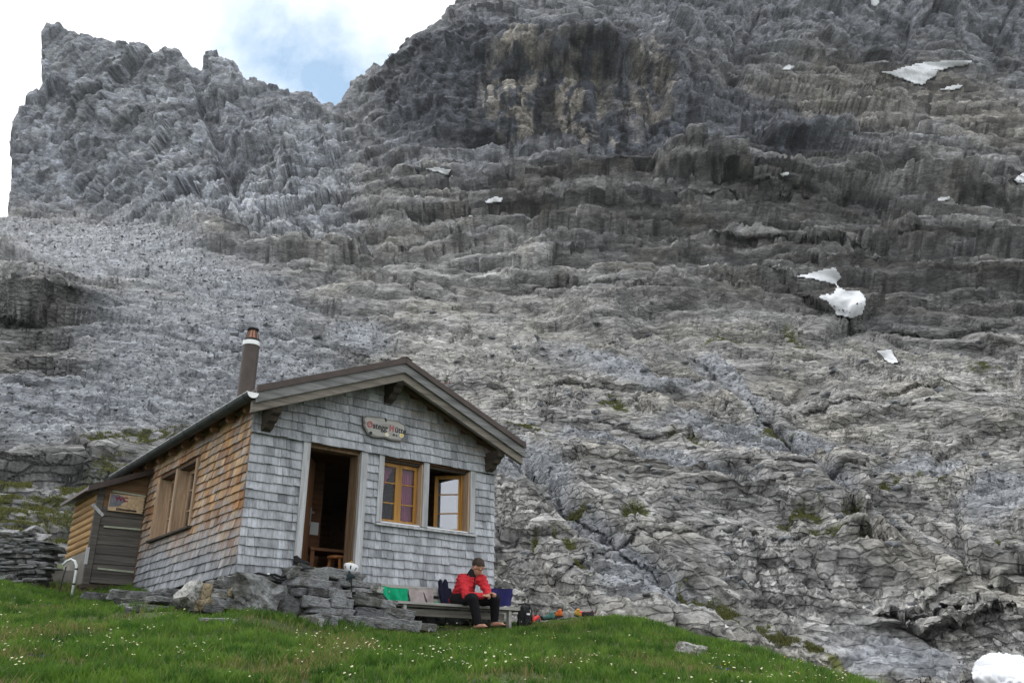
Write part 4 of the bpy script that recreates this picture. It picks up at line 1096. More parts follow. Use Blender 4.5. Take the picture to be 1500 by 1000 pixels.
# gutter with bands and a pale end cap
gxc, gzc, gr = EL - 0.085, 2.285, 0.078
def halfpipe(y0, y1, r0, r1, seg=14):
    V = []; F = []
    for y in (y0, y1):
        for r in (r0, r1):
            for k in range(seg + 1):
                a = pi + pi * k / seg
                V.append((gxc + r * cos(a), y, gzc + r * sin(a)))
    n = seg + 1
    for k in range(seg):
        F += [(k, k + 1, 2 * n + k + 1, 2 * n + k), (n + k, 3 * n + k, 3 * n + k + 1, n + k + 1), (k, n + k, n + k + 1, k + 1), (2 * n + k, 2 * n + k + 1, 3 * n + k + 1, 3 * n + k)]
    for k in (0, seg): F.append((k, 2 * n + k, 3 * n + k, n + k))
    return V, F
V, F = halfpipe(YF - 0.03, YB - 0.02, gr, gr - 0.004)
mb = MB(); mb.add(V, F); gut = mb.build('gutter', M_GUTTER, hut)
mb = MB(); mb.tube([(gxc - gr, YF - 0.03, gzc + 0.002), (gxc - gr, YB - 0.02, gzc + 0.002)], 0.0055, 8); mb.build('rim', M_ZINC, gut)
V = [(gxc + gr * cos(pi + pi * k / 14), YF - 0.032, gzc + gr * sin(pi + pi * k / 14)) for k in range(15)]
mb = MB(); mb.prism(V, (0, -0.006, 0)); mb.build('end_cap', M_ZINC, gut)
for k in range(11):
    V, F = halfpipe(YF + 0.12 + k * 0.58, YF + 0.16 + k * 0.58, gr + 0.006, gr + 0.001); mb = MB(); mb.add(V, F); mb.build('bracket', M_GUTTER, gut)
# chimney
cu, cv = 0.22, 1.0
chm = MB().lathe([(0.125, 2.42), (0.125, 3.585)], cu, cv, 24).build('chimney', M_FLUE, hut, smooth=False)
MB().lathe([(0.132, 3.52), (0.134, 3.525), (0.134, 3.585), (0.13, 3.592)], cu, cv, 24).build('collar', M_ZINC, chm)
MB().lathe([(0.09, 3.593), (0.118, 3.60), (0.118, 3.63), (0.09, 3.645)], cu, cv, 20).build('base_ring', M_BLACKM, chm)
MB().lathe([(0.092, 3.646), (0.064, 3.785)], cu, cv, 8).build('copper_cone', M_COPPER, chm)
MB().lathe([(0.06, 3.786), (0.088, 3.79), (0.088, 3.815), (0.04, 3.83)], cu, cv, 20).build('rain_cap', M_BLACKM, chm)
for k in range(8):
    a = 2 * pi * (k + 0.5) / 8
    MB().tube([(cu + 0.096 * cos(a), cv + 0.096 * sin(a), 3.645), (cu + 0.068 * cos(a), cv + 0.068 * sin(a), 3.787)], 0.006, 5).build('cone_rib', M_BLACKM, chm)

# ------------------------------------------------------------------ shed against the side wall
shed = thing('shed', 'small wooden outhouse shed leaning on the side wall of the hut', 'shed')
SY = 4.40; SX = -0.80
rm = MB(); rm.hexa([(-0.02, SY - 0.16, 2.10), (-0.02, 6.2, 2.10), (-1.02, 6.2, 1.67), (-1.02, SY - 0.16, 1.67), (-0.02, SY - 0.16, 2.15), (-0.02, 6.2, 2.15), (-1.02, 6.2, 1.72), (-1.02, SY - 0.16, 1.72)])
rm.build('roof', M_ROOF, shed)
MB().hexa([(-0.03, SY - 0.20, 2.06), (-1.03, SY - 0.20, 1.63), (-1.03, SY - 0.163, 1.63), (-0.03, SY - 0.163, 2.06), (-0.03, SY - 0.20, 2.158), (-1.03, SY - 0.20, 1.728), (-1.03, SY - 0.163, 1.728), (-0.03, SY - 0.163, 2.158)]).build('verge_trim', M_ROOF, shed)
def shz(u): return 2.09 + (u + 0.02) * 0.43
for k in range(9):      # golden half-round siding
    z0 = 0.72 + k * 0.118
    z1 = min(z0 + 0.116, shz(SX) - 0.01)
    if z1 - z0 < 0.03: continue
    pr = [(SX + 0.06, z0), (SX - 0.004, z0 + 0.006), (SX - 0.022, z0 + 0.03), (SX - 0.024, (z0 + z1) / 2), (SX - 0.020, z1 - 0.03), (SX - 0.002, z1 - 0.004), (SX + 0.06, z1)]
    mb = MB(); mb.prism([(x, SY + 0.04, z) for x, z in pr], (0, 1.55, 0)); mb.build('siding_board', M_GOLD, shed)
MB().box(SX - 0.02, SX + 0.10, SY + 0.04, 5.98, 0.0, 0.715).build('plinth', M_CONC, shed)
mb = MB(); mb.hexa([(SX - 0.03, SY - 0.03, 0.18), (SX + 0.075, SY - 0.03, 0.18), (SX + 0.075, SY + 0.038, 0.18), (SX - 0.03, SY + 0.038, 0.18), (SX - 0.03, SY - 0.03, shz(SX) - .02), (SX + 0.075, SY - 0.03, shz(SX + .075) - .02), (SX + 0.075, SY + 0.038, shz(SX + .075) - .02), (SX - 0.03, SY + 0.038, shz(SX) - .02)])
mb.build('corner_post', M_SHEDGREY, shed)
MB().box(-0.045, -0.03, SY - 0.03, SY + 0.04, 0.18, 2.06).build('corner_post', M_SHEDTOP, shed)
sd = MB().box(SX + 0.085, -0.05, SY + 0.022, SY + 0.04, 0.20, 1.72).build('door', M_SHEDGREY, shed)
for k in range(10):
    z0 = 0.20 + k * 0.156
    mb = MB(); x0, x1 = SX + 0.085, -0.05
    zt0, zt1 = min(z0 + 0.153, shz(x0) - 0.03), min(z0 + 0.153, shz(x1) - 0.03)
    jt = rnd.uniform(-0.003, 0.004)
    mb.hexa([(x0, SY - 0.01 + jt, z0), (x1, SY - 0.01 + jt, z0), (x1, SY + 0.02, z0), (x0, SY + 0.02, z0), (x0, SY + jt, zt0), (x1, SY + jt, zt1), (x1, SY + 0.02, zt1), (x0, SY + 0.02, zt0)])
    mb.build('board', M_SHEDGREY if k < 8 else M_SHEDTOP, sd)
mb = MB(); mb.hexa([(SX + 0.085, SY - 0.004, 1.762), (-0.05, SY - 0.004, 1.762), (-0.05, SY + 0.03, 1.762), (SX + 0.085, SY + 0.03, 1.762), (SX + 0.085, SY - 0.004, 1.772), (-0.05, SY - 0.004, 2.05), (-0.05, SY + 0.03, 2.05), (SX + 0.085, SY + 0.03, 1.772)])
mb.build('gable_board', M_SHEDTOP, shed)
M_STRIP = simple('pale_green_strip', (0.33, 0.36, 0.28), 0.7, 0.25, 8)
for (xa, ya), (xb, yb) in (((152, 770.5), (208, 775.5)), ((143, 832), (202, 838)), ((165, 719), (214, 727))):
    a, b_ = fl(xa, ya, SY - 0.02), fl(xb, yb, SY - 0.02)
    MB().bar(a, (min(b_.x, -0.06), b_.y, b_.z), 0.022, 0.03).build('cross_bar', M_STRIP, shed)
a, b_ = fl(135, 738, SY - 0.035), fl(151, 755, SY - 0.035)
MB().bar(a, b_, 0.05, 0.028, (0, 1, 0)).build('turn_latch', M_GREYWOOD_Z, shed)
a, b_ = fl(129, 801, SY - 0.035), fl(125, 826, SY - 0.035)
MB().bar(a, b_, 0.05, 0.03, (0, 1, 0)).build('handle', M_GREYWOOD_Z, shed)
MB().box(SX - 0.04, 0.0, SY - 0.06, SY + 0.3, 0.10, 0.175).build('threshold', M_DARKWOOD, shed)
MB().box(-0.78, -0.02, 5.92, 5.98, 0.1, shz(SX) - 0.02).build('back_wall', M_SHEDGREY, shed)

# ------------------------------------------------------------------ lettering
def text_part(body, size, mat, parent, loc, rot, xs=1.0, bold=0.0):
    c = bpy.data.curves.new('lettering', 'FONT'); c.body = body; c.size = size; c.extrude = 0.003; c.offset = bold; c.resolution_u = 3
    o = bpy.data.objects.new('lettering_source', c); COL.objects.link(o)
    dg = bpy.context.evaluated_depsgraph_get()
    me = bpy.data.meshes.new_from_object(o.evaluated_get(dg))
    wd = max(v.co.x for v in me.vertices) - min(v.co.x for v in me.vertices)
    COL.objects.unlink(o); bpy.data.objects.remove(o)
    me.name = 'lettering'; me.materials.clear(); me.materials.append(mat)
    t = bpy.data.objects.new('lettering', me); COL.objects.link(t); t.parent = parent
    t.location = loc; t.rotation_euler = rot; t.scale = (xs, 1, 1)
    return wd * xs
M_RED = simple('dark_red_paint', (0.36, 0.085, 0.09), 0.6, 0.15, 20)
M_INK = simple('black_paint', (0.012, 0.012, 0.014), 0.6, 0.15, 20)
M_SIGNW = wood('bleached_sign_wood', (0.44, 0.435, 0.42), (0.29, 0.285, 0.275), 'x', coord='obj')
M_SIGNE = wood('grey_sign_edge', (0.24, 0.235, 0.23), (0.13, 0.125, 0.12), 'x', coord='obj')
pts = [(532, 611), (536, 608), (560, 611), (568, 614), (584, 616), (593, 622), (594.5, 630), (592, 640), (588, 646.5), (572, 644), (563, 640.5), (552, 640.5), (544, 638.5), (538, 634), (533, 624)]
Pp = [fl(x, y, -0.10) for x, y in pts]
sg = thing('wooden_sign', 'wavy-edged wooden name board with red and black lettering on the gable', 'sign', Pp[0].x, -0.10, 2.2)
mb = MB(); mb.prism([(p.x - Pp[0].x, 0, p.z - 2.2) for p in Pp], (0, 0.045, 0)); mb.build('board', M_SIGNE, sg)
cxm = sum(p.x for p in Pp) / len(Pp) - Pp[0].x; czm = sum(p.z for p in Pp) / len(Pp) - 2.2
mb = MB(); mb.prism([((p.x - Pp[0].x - cxm) * 0.93 + cxm, -0.004, (p.z - 2.2 - czm) * 0.86 + czm) for p in Pp], (0, 0.006, 0)); mb.build('face', M_SIGNW, sg)
def sgl(x, y): p = fl(x, y, -0.112); return (p.x - Pp[0].x, -0.007, p.z - 2.2)
rr = (pi / 2, 0, 0)
for body, (x, y), sz, mt, xs, bd in (('O', (537.8, 624.6), 0.135, M_RED, 0.9, 0.004), ('stegg', (546.3, 626.6), 0.130, M_INK, 0.92, 0.0012), ('-', (566.8, 628.5), 0.10, M_INK, 0.8, 0.002), ('H', (570.6, 630.6), 0.135, M_RED, 0.82, 0.004), ('ütte', (578.6, 632.4), 0.130, M_INK, 0.95, 0.0012)):
    text_part(body, sz, mt, sg, sgl(x, y), rr, xs, bd)
M_BADGE = simple('cream_badge', (0.62, 0.58, 0.46), 0.7, 0.1, 20); M_YEL = simple('yellow_paint', (0.7, 0.48, 0.05), 0.6, 0.1, 20)
for (x, y), r, mt in (((567, 636), 0.036, M_BADGE), ((588.5, 637.5), 0.040, M_BADGE), ((588.5, 637.2), 0.022, M_YEL), ((543.5, 633.5), 0.026, M_INK), ((577, 636.5), 0.018, M_INK), ((581, 637.5), 0.014, M_INK)):
    p = sgl(x, y); d_ = 0.0 if mt is M_BADGE else -0.004
    mb = MB(); mb.prism([(p[0] + r * cos(k * pi / 5), p[1] + d_, p[2] + r * (0.9 if mt is not M_YEL else 1) * sin(k * pi / 5)) for k in range(10)], (0, 0.004, 0)); mb.build('painted_badge', mt, sg)
mb = MB(); mb.tube([(sgl(565, 612)[0], -0.006, sgl(565, 612)[2]), (sgl(566, 617)[0], -0.006, sgl(566, 617)[2])], 0.012, 8); mb.build('hanging_nail', M_BLACKM, sg)

qd = [fl(162, 722, SY - 0.05), fl(212, 733, SY - 0.05), fl(206, 754, SY - 0.05), fl(160, 747, SY - 0.05)]
x1_ = min(-0.07, qd[1].x)
ws = thing('carved_sign', 'small carved wooden sign with painted letters hung on the shed door', 'sign', qd[0].x, SY - 0.05, qd[3].z)
M_CARVE = simple('carved_pale_wood', (0.48, 0.36, 0.23), 0.7, 0.3, 18, 0, 0.3)
wS, hS = x1_ - qd[0].x, qd[0].z - qd[3].z
outl = [(0, 0), (wS, 0.0)]
for k in range(6):
    outl += [(wS + 0.0, hS * (k + 0.15) / 6), (wS - 0.022, hS * (k + 0.5) / 6), (wS, hS * (k + 0.9) / 6)]
outl += [(wS, hS), (0, hS)]
mb = MB(); mb.prism([(x, 0, z) for x, z in outl], (0, 0.02, 0)); mb.build('board', M_CARVE, ws)
M_GREYP = simple('grey_blue_paint', (0.15, 0.16, 0.19), 0.7, 0.4, 14, 0, 0.2)
mb = MB(); mb.prism([(0.008, -0.003, hS * 0.2), (wS * 0.38, -0.003, hS * 0.33), (wS * 0.52, -0.003, hS * 0.62), (wS * 0.25, -0.003, hS * 0.97), (0.008, -0.003, hS * 0.97)], (0, 0.004, 0)); mb.build('painted_field', M_GREYP, ws)
mb = MB(); mb.prism([(wS * 0.64, -0.006, hS * 0.30), (wS * 0.84, -0.006, hS * 0.28), (wS * 0.87, -0.006, hS * 0.85), (wS * 0.80, -0.006, hS * 0.93), (wS * 0.68, -0.006, hS * 0.93), (wS * 0.63, -0.006, hS * 0.82)], (0, 0.008, 0)); mb.build('carved_relief', M_CARVE, ws)
mb = MB(); mb.prism([(wS * 0.33, -0.006, hS * 0.34), (wS * 0.58, -0.006, hS * 0.30), (wS * 0.57, -0.006, hS * 0.50), (wS * 0.48, -0.006, hS * 0.62), (wS * 0.36, -0.006, hS * 0.46)], (0, 0.008, 0)); mb.build('carved_relief', M_CARVE, ws)
M_MAROON = simple('maroon_paint', (0.20, 0.03, 0.06), 0.6, 0.15, 20)
text_part('WC', 0.105, M_MAROON, ws, (wS * 0.15, -0.006, hS * 0.60), rr, 1.15, 0.004)
text_part('Gömmeliwee', 0.062, M_INK, ws, (wS * 0.22, -0.004, hS * 0.06), rr, 1.0, 0.002)
# ------------------------------------------------------------------ stone work under and around the hut
def hst(parent, org, rect, off, depth, mat, seed, rot=(0, 0, 0), sub=3, amp=0.06, layer=0.6, grow=1.0):
    """a stone whose front fills the photo rectangle on the plane v = off and reaches depth behind it"""
    x0, y0, x1, y1 = rect
    a, b_ = fl(x0, (y0 + y1) / 2, off), fl(x1, (y0 + y1) / 2, off)
    c0, c1 = fl((x0 + x1) / 2, y0, off), fl((x0 + x1) / 2, y1, off)
    d = (abs(b_.x - a.x) * grow * 1.06, depth, abs(c0.z - c1.z) * grow * 1.10)
    loc = Vector(((a.x + b_.x) / 2, off + depth / 2, (c0.z + c1.z) / 2)) - org
    return stone_obj('stone', seed, d, mat, parent, loc, rot, sub, amp, layer)
fo = Vector((0.3, -0.2, -0.4))
found = thing('stone_foundation', 'rubble stone foundation with a big boulder under the front corner of the hut', 'stone foundation', *fo)
K = 200
for rect, off, dep, mt, rot, sub, amp in [
    ((346, 849, 429, 897), -0.34, 0.75, M_STONE_B, (0.05, 0.10, 0.05), 7, 0.07),
    ((275, 852, 300, 884), -0.12, 0.35, M_STONE_P, (0, 0.55, 0.2), 4, 0.06), ((297, 855, 313, 878), -0.16, 0.3, M_STONE_T, (0, 0.2, 0), 4, 0.05),
    ((291, 877, 311, 892), -0.22, 0.3, M_STONE_T, (0, -0.2, 0), 4, 0.05), ((313, 850, 340, 861), -0.14, 0.35, M_STONE, (0, 0.1, 0), 4, 0.05),
    ((313, 861, 336, 868), -0.16, 0.3, M_STONE, (0, 0, 0), 4, 0.05), ((311, 868, 333, 876), -0.18, 0.3, M_STONE_P, (0, 0.05, 0), 4, 0.05), ((311, 876, 334, 888), -0.22, 0.3, M_STONE_L, (0, 0.1, 0), 4, 0.05),
    ((336, 861, 348, 875), -0.22, 0.3, M_STONE_T, (0, 0.3, 0), 4, 0.05), ((334, 875, 350, 892), -0.24, 0.3, M_STONE, (0, 0.2, 0), 4, 0.06), ((302, 886, 330, 897), -0.26, 0.35, M_STONE_D, (0, 0.1, 0), 4, 0.06),
    ((329, 848, 352, 857), -0.10, 0.4, M_STONE_L, (0, 0.2, 0), 4, 0.05), ((350, 842, 378, 850), -0.10, 0.4, M_STONE_D, (0, 0.05, 0), 4, 0.05), ((378, 843, 420, 850), -0.10, 0.5, M_STONE_L, (0, 0.05, 0), 4, 0.05),
    ((415, 876, 440, 908), -0.48, 0.35, M_STONE_D, (0.1, 0.45, 0), 4, 0.07), ((428, 866, 446, 884), -0.42, 0.3, M_STONE, (0, 0.2, 0), 4, 0.06), ((440, 884, 458, 905), -0.50, 0.3, M_STONE_D, (0, -0.2, 0), 4, 0.07),
    ((420, 858, 436, 870), -0.34, 0.3, M_STONE_D, (0, 0.3, 0), 4, 0.06), ((284, 884, 298, 896), -0.1, 0.3, M_STONE_D, (0, 0.2, 0), 4, 0.06), ((262, 872, 282, 888), 0.1, 0.4, M_STONE_D, (0, -0.2, 0), 4, 0.06),
    ((238, 868, 268, 876), 0.5, 0.6, M_STONE_D, (0, 0.1, 0), 4, 0.06), ((244, 862, 270, 869), 0.9, 0.6, M_STONE_D, (0, 0.1, 0), 4, 0.06), ((228, 874, 262, 882), 0.4, 0.6, M_STONE, (0, 0.1, 0), 4, 0.06)]:
    K += 1; hst(found, fo, rect, off, dep, mt, K, rot, sub, amp)
for k in range(9):      # footing stones under the front wall behind the bench and steps
    K += 1; stone_obj('stone', K, (0.50, 0.3, 0.22), M_STONE_D, found, Vector((0.25 + 0.48 * k, 0.18, -0.14)) - fo, (0, rnd.uniform(-.1, .1), 0))
    K += 1; stone_obj('stone', K, (0.46, 0.3, 0.26), M_STONE_D, found, Vector((0.35 + 0.46 * k, 0.16, -0.37)) - fo, (0, rnd.uniform(-.1, .1), 0))
for k in range(9):      # and under the side wall
    K += 1; stone_obj('stone', K, (0.3, 0.56, 0.24), M_STONE_D, found, Vector((0.22, 0.5 + 0.55 * k, -0.13)) - fo, (0, rnd.uniform(-.1, .1), 0))
so = Vector((1.3, -0.6, -0.45))
steps = thing('stone_steps', 'stack of rough slate slabs forming steps below the hut door', 'stone steps', *so)
for rect, off, dep, mt, rot in [
    ((430, 831, 484, 849), -0.44, 0.42, M_STONE, (0, 0.08, 0)), ((470, 833, 536, 849), -0.46, 0.44, M_STONE, (0, 0.12, 0.05)),
    ((432, 848, 508, 862), -0.52, 0.5, M_STONE, (0, 0.10, 0)), ((500, 850, 560, 861), -0.54, 0.5, M_STONE_D, (0, 0.06, 0.04)),
    ((434, 861, 458, 874), -0.54, 0.5, M_STONE_D, (0, 0.1, 0)), ((455, 861, 484, 874), -0.58, 0.5, M_STONE, (0, 0.1, 0)), ((480, 861, 516, 874), -0.58, 0.5, M_STONE_L, (0, 0.08, 0.03)),
    ((516, 861, 556, 868), -0.60, 0.5, M_STONE, (0, 0.08, 0)), ((520, 867, 568, 876), -0.62, 0.5, M_STONE, (0, 0.1, 0)),
    ((450, 873, 490, 890), -0.64, 0.5, M_STONE, (0, 0.08, 0)), ((486, 874, 524, 891), -0.64, 0.5, M_STONE_D, (0, 0.1, 0.03)), ((521, 875, 585, 890), -0.70, 0.55, M_STONE_B, (0, 0.13, 0.06)),
    ((456, 889, 526, 900), -0.70, 0.55, M_STONE, (0, 0.06, 0)), ((525, 890, 566, 905), -0.72, 0.5, M_STONE_D, (0, 0.08, 0)), ((563, 891, 610, 908), -0.74, 0.5, M_STONE, (0, 0.05, 0)),
    ((457, 900, 516, 923), -0.84, 0.6, M_STONE_B, (0, 0.12, 0.05)), ((505, 902, 556, 923), -0.82, 0.6, M_STONE, (0, 0.05, 0)), ((548, 905, 622, 923), -0.84, 0.6, M_STONE, (0, 0.04, -0.03)), ((452, 903, 476, 921), -0.88, 0.3, M_STONE_P, (0, 0.3, 0.3)),
    ((548, 858, 562, 867), -0.62, 0.2, M_STONE_P, (0, 0.2, 0)), ((612, 912, 640, 924), -0.80, 0.4, M_STONE_D, (0, 0.1, 0))]:
    K += 1; hst(steps, so, rect, off + rnd.uniform(-0.05, 0.05), dep, rnd.choice((mt, mt, M_STONE, M_STONE_L, M_STONE_D)), K, (rot[0], rot[1] * 0.7, rot[2]), 6, 0.050, 0.8, 0.92)

# slabs lying in the grass, one thing each
def gpos(x, y, Y, lift=0.0):
    p = at(x, y, Y); return Vector((p.x, p.y, float(ground(p.x, p.y)[0]) + lift - 0.055))
def lone(x, y, Y, dims, mat, label, rot=(0, 0, 0), lift=0.0, cat='rock', name='loose_rock', sub=5, amp=0.07):
    global K
    K += 1
    o = stone_obj(name, K, dims, mat, None, gpos(x, y, Y, lift), rot, sub, amp)
    return tag(o, label, cat)
lone(1012, 963, 10.0, (0.28, 0.2, 0.12), M_STONE_P, 'pale angular stone alone in the grass on the right slope', (0.1, 0.15, 0.3), 0.11, name='pale_rock')
lone(590, 896 + 6, 11.4, (0.2, 0.15, 0.05), M_STONE_L, 'thin slate chip in the grass below the stone steps', (0, 0, 0.2), 0.03)
lone(214, 893, 12.2, (0.85, 0.4, 0.10), M_STONE_D, 'dark flat slab under the shingled side wall', (0.05, 0.05, 0.3), 0.12)
lone(236, 901, 11.6, (0.95, 0.4, 0.05), M_STONE_L, 'long pale thin slab on the grass left of the foundation', (0.03, 0.06, 0.15), 0.10)
lone(206, 905, 11.3, (0.40, 0.35, 0.13), M_STONE_D, 'dark rounded stone under the long pale slab', (0.1, 0.1, 0.2), 0.03)
lone(150, 880, 13.6, (0.55, 0.35, 0.12), M_STONE_D, 'dark slab in front of the shed door', (0.05, 0.05, 0.4), 0.10)
lone(190, 876, 13.6, (0.6, 0.4, 0.15), M_STONE, 'grey step slab between shed door and side wall', (0.05, 0.02, 0.4), 0.12)
lone(232, 886, 12.9, (0.5, 0.3, 0.08), M_STONE, 'grey slab below the left end of the shingled wall', (0.05, 0.1, 0.2), 0.14)
lone(320, 918, 10.3, (0.40, 0.3, 0.05), M_STONE_L, 'flat pale slab in the grass below the foundation', (0.02, 0.04, 0.1), 0.06)
lone(128, 898, 11.8, (0.3, 0.22, 0.05), M_STONE_L, 'small pale slab on bare soil at left', (0.1, 0.1, 0.1), 0.06)
lone(66, 885, 12.2, (0.16, 0.12, 0.05), M_STONE_P, 'small white stone in the grass at the left edge', (0, 0, 0), 0.05)
lone(725, 996, 6.7, (0.34, 0.3, 0.10), M_STONE_D, 'dark layered rock breaking the grass at the bottom edge', (0, 0.05, 0.2), 0.05, sub=7)
lone(690, 998, 6.6, (0.18, 0.2, 0.08), M_STONE_L, 'small grey rock beside the dark layered one at the bottom edge', (0, 0.1, 0.5), 0.03)
lone(850, 921, 13.0, (0.22, 0.15, 0.04), M_STONE_P, 'thin white stone in the grass near the yellow shoe', (0, 0, 0.1), 0.07)

# dry stone wall at the left edge
dw = at(0, 862, 14.2)
dsw = thing('dry_stone_wall', 'dry stone wall of thin dark slates at the left edge', 'dry stone wall', world=Vector((dw.x, dw.y, dw.z - 0.1)), rotz=0.0)
z = 0.0; r_i = 0
while z < 0.92:
    h = rnd.uniform(0.032, 0.058)
    x = -0.9 + rnd.uniform(-0.1, 0.1)
    xe = 0.70 - 0.05 * rnd.random() - (0.10 if z > 0.75 else 0) - 0.10 * abs(sin(z * 9)) - (0.25 if z > 0.84 else 0)
    while x < xe:
        wd = rnd.uniform(0.14, 0.36)
        K += 1
        mt = rnd.choice((M_STONE_D, M_STONE_D, M_STONE, M_STONE, M_STONE_L))
        stone_obj('stone', K, (wd, 0.36, h), mt, dsw, (x + wd / 2, rnd.uniform(-0.04, 0.04), z + h / 2), (rnd.uniform(-.05, .05), rnd.uniform(-.07, .07), rnd.uniform(-.15, .15)), 2, 0.12)
        x += wd * 0.96
    z += h * 0.97; r_i += 1
for x, z, w_, h in ((0.48, 0.90, 0.30, 0.035), (0.28, 0.98, 0.16, 0.03), (0.36, 0.92, 0.14, 0.03), (0.30, 1.03, 0.12, 0.03), (-0.05, 0.97, 0.3, 0.03), (-0.3, 0.99, 0.26, 0.04)):
    K += 1; stone_obj('stone', K, (w_, 0.28, h), M_STONE_L, dsw, (x, -0.05, z), (0.5, rnd.uniform(-.1, .2), rnd.uniform(-.3, .3)), 3, 0.08)
# big slab outcrop above the wall
cbl = thing('concrete_block', 'weathered concrete retaining block between dry stone wall and shed', 'concrete block', world=at(84, 868, 14.9), rotz=HA)
MB().hexa([(-0.55, -0.1, -0.2), (0.5, -0.1, -0.2), (0.5, 0.5, -0.2), (-0.55, 0.5, -0.2), (-0.5, 0.0, 0.30), (0.5, 0.0, 0.42), (0.5, 0.5, 0.42), (-0.5, 0.5, 0.30)]).build('block', M_CONC, cbl)
# the bent water pipe and the iron rod beside it
p0 = at(106, 866, 13.9)
pipe_pts = [(0, 0, -0.15), (0, 0, 0.30), (-0.01, 0, 0.40), (-0.05, 0, 0.47), (-0.11, 0, 0.49), (-0.17, 0, 0.46), (-0.22, 0, 0.40)]
M_PIPE = simple('pale_plastic_pipe', (0.62, 0.66, 0.66), 0.45, 0.2, 12, 0, 0.05)
pp_ = thing('water_pipe', 'pale plastic water pipe bent over like a cane beside the shed', 'pipe', world=p0, rotz=0.1)
MB().tube(pipe_pts, 0.020, 12).build('pipe', M_PIPE, pp_, smooth=True)
for z in (0.10, 0.33): MB().tube([(0, 0, z), (0, 0, z + 0.025)], 0.025, 12).build('clamp', M_BLACKM, pp_)
rod = MB(); rod.tube([(0, 0, -0.15), (0.02, 0, 0.2), (0.04, 0, 0.40)], 0.010, 6); o = rod.build('iron_rod', M_BLACKM, None, loc=at(86, 868, 13.9)); tag(o, 'thin dark iron rod standing under the end of the water pipe', 'rod')

# ------------------------------------------------------------------ bench and what lies on it
bo = Vector((3.3, -0.5, -0.50))
bench = thing('bench', 'low grey wooden bench against the hut front', 'bench', *bo)
def bb_(x0, x1, y0, y1, z0, z1, nm, mt): return MB().box(x0 - bo.x, x1 - bo.x, y0 - bo.y, y1 - bo.y, z0 - bo.z, z1 - bo.z).build(nm, mt, bench)
SEAT = -0.262
bb_(2.05, 4.40, -0.62, -0.40, SEAT - 0.035, SEAT, 'seat_board', M_BENCH)
bb_(2.05, 4.40, -0.39, -0.17, SEAT - 0.035, SEAT, 'seat_board', M_BENCH)
bb_(2.05, 4.20, -0.14, -0.11, -0.115, 0.0, 'back_board', M_BENCH)
bb_(2.05, 4.20, -0.14, -0.11, -0.245, -0.165, 'back_board', M_BENCH)
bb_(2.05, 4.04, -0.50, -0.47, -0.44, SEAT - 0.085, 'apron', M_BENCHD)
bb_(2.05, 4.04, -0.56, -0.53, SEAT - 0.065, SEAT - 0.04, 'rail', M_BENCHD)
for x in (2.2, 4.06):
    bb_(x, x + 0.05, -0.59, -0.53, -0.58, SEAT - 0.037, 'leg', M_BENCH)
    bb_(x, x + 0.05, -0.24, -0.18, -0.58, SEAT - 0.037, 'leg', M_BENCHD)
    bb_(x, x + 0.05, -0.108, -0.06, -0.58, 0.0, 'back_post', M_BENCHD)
bb_(4.15, 4.19, -0.16, -0.145, -0.24, 0.01, 'end_post', M_BENCH)
def cloth(name, label, cat, outline_top, outline_bot, y_top, y_bot, mat, fold=0.012, nf=5, thick=0.008, nu=28, nv=20, wob=0.0, group=None):
    """cloth hung over the back board down onto the seat; outline given by its upper and lower edge"""
    bx = (outline_top[0][0] + outline_bot[-1][0]) / 2; bz = min(z for x, z in outline_bot)
    V = []; F = []
    def lerp(pl, t):
        n = len(pl) - 1; k = min(int(t * n), n - 1); f = t * n - k
        return pl[k][0] * (1 - f) + pl[k + 1][0] * f, pl[k][1] * (1 - f) + pl[k + 1][1] * f
    for side in (0, 1):
        for j in range(nv + 1):
            tv = j / nv
            for i in range(nu + 1):
                tu = i / nu
                a = lerp(outline_top, tu); b_ = lerp(outline_bot, tu)
                x = a[0] * (1 - tv) + b_[0] * tv; zz = a[1] * (1 - tv) + b_[1] * tv
                y = y_top * (1 - tv ** 1.6) + y_bot * tv ** 1.6
                y -= fold * (0.4 + 0.8 * tv) * (sin(tu * nf * 2 * pi + 1.3 * tv + wob) + 0.5 * sin(tu * nf * 4.4 + 3 * tv + wob))
                V.append((x - bx + 0.006 * sin(tv * 11 + tu * 3 + wob), y + side * thick + 0.14, zz - bz + 0.007 * tv * sin(tu * 13 + wob) + 0.004 * (1 - tv) * sin(tu * 9)))
    n = (nu + 1) * (nv + 1)
    for j in range(nv):
        for i in range(nu):
            k = j * (nu + 1) + i
            F += [(k, k + 1, k + nu + 2, k + nu + 1), (n + k, n + k + nu + 1, n + k + nu + 2, n + k + 1)]
    rim = [i for i in range(nu + 1)] + [(j + 1) * (nu + 1) - 1 for j in range(1, nv + 1)] + [nv * (nu + 1) + i for i in range(nu - 1, -1, -1)] + [j * (nu + 1) for j in range(nv - 1, 0, -1)]
    for k in range(len(rim)):
        a, b_ = rim[k], rim[(k + 1) % len(rim)]; F.append((a, b_, n + b_, n + a))
    o = mesh_np(name, V, F, mat, smooth=True)
    place(o, bx, -0.14, bz); return tag(o, label, cat, group)
def fz(x, y, off): p = fl(x, y, off); return (p.x, p.z)
M_GREENC = clothmat('green_cotton', (0.008, 0.30, 0.15)); M_GREYC = clothmat('grey_beige_trousers_cloth', (0.33, 0.29, 0.285)); M_NAVY = clothmat('navy_cloth', (0.012, 0.013, 0.032)); M_BLUEC = clothmat('deep_blue_cloth', (0.018, 0.018, 0.085))
cloth('green_shirt', 'bright green cloth hung over the bench back beside the stone steps', 'cloth', [fz(555, 858, -0.16), fz(578, 860, -0.16), fz(597, 862, -0.16)], [fz(572, 888, -0.26), fz(586, 889, -0.26), fz(599, 889.5, -0.26)], -0.165, -0.25, M_GREENC, 0.045, 2.3)
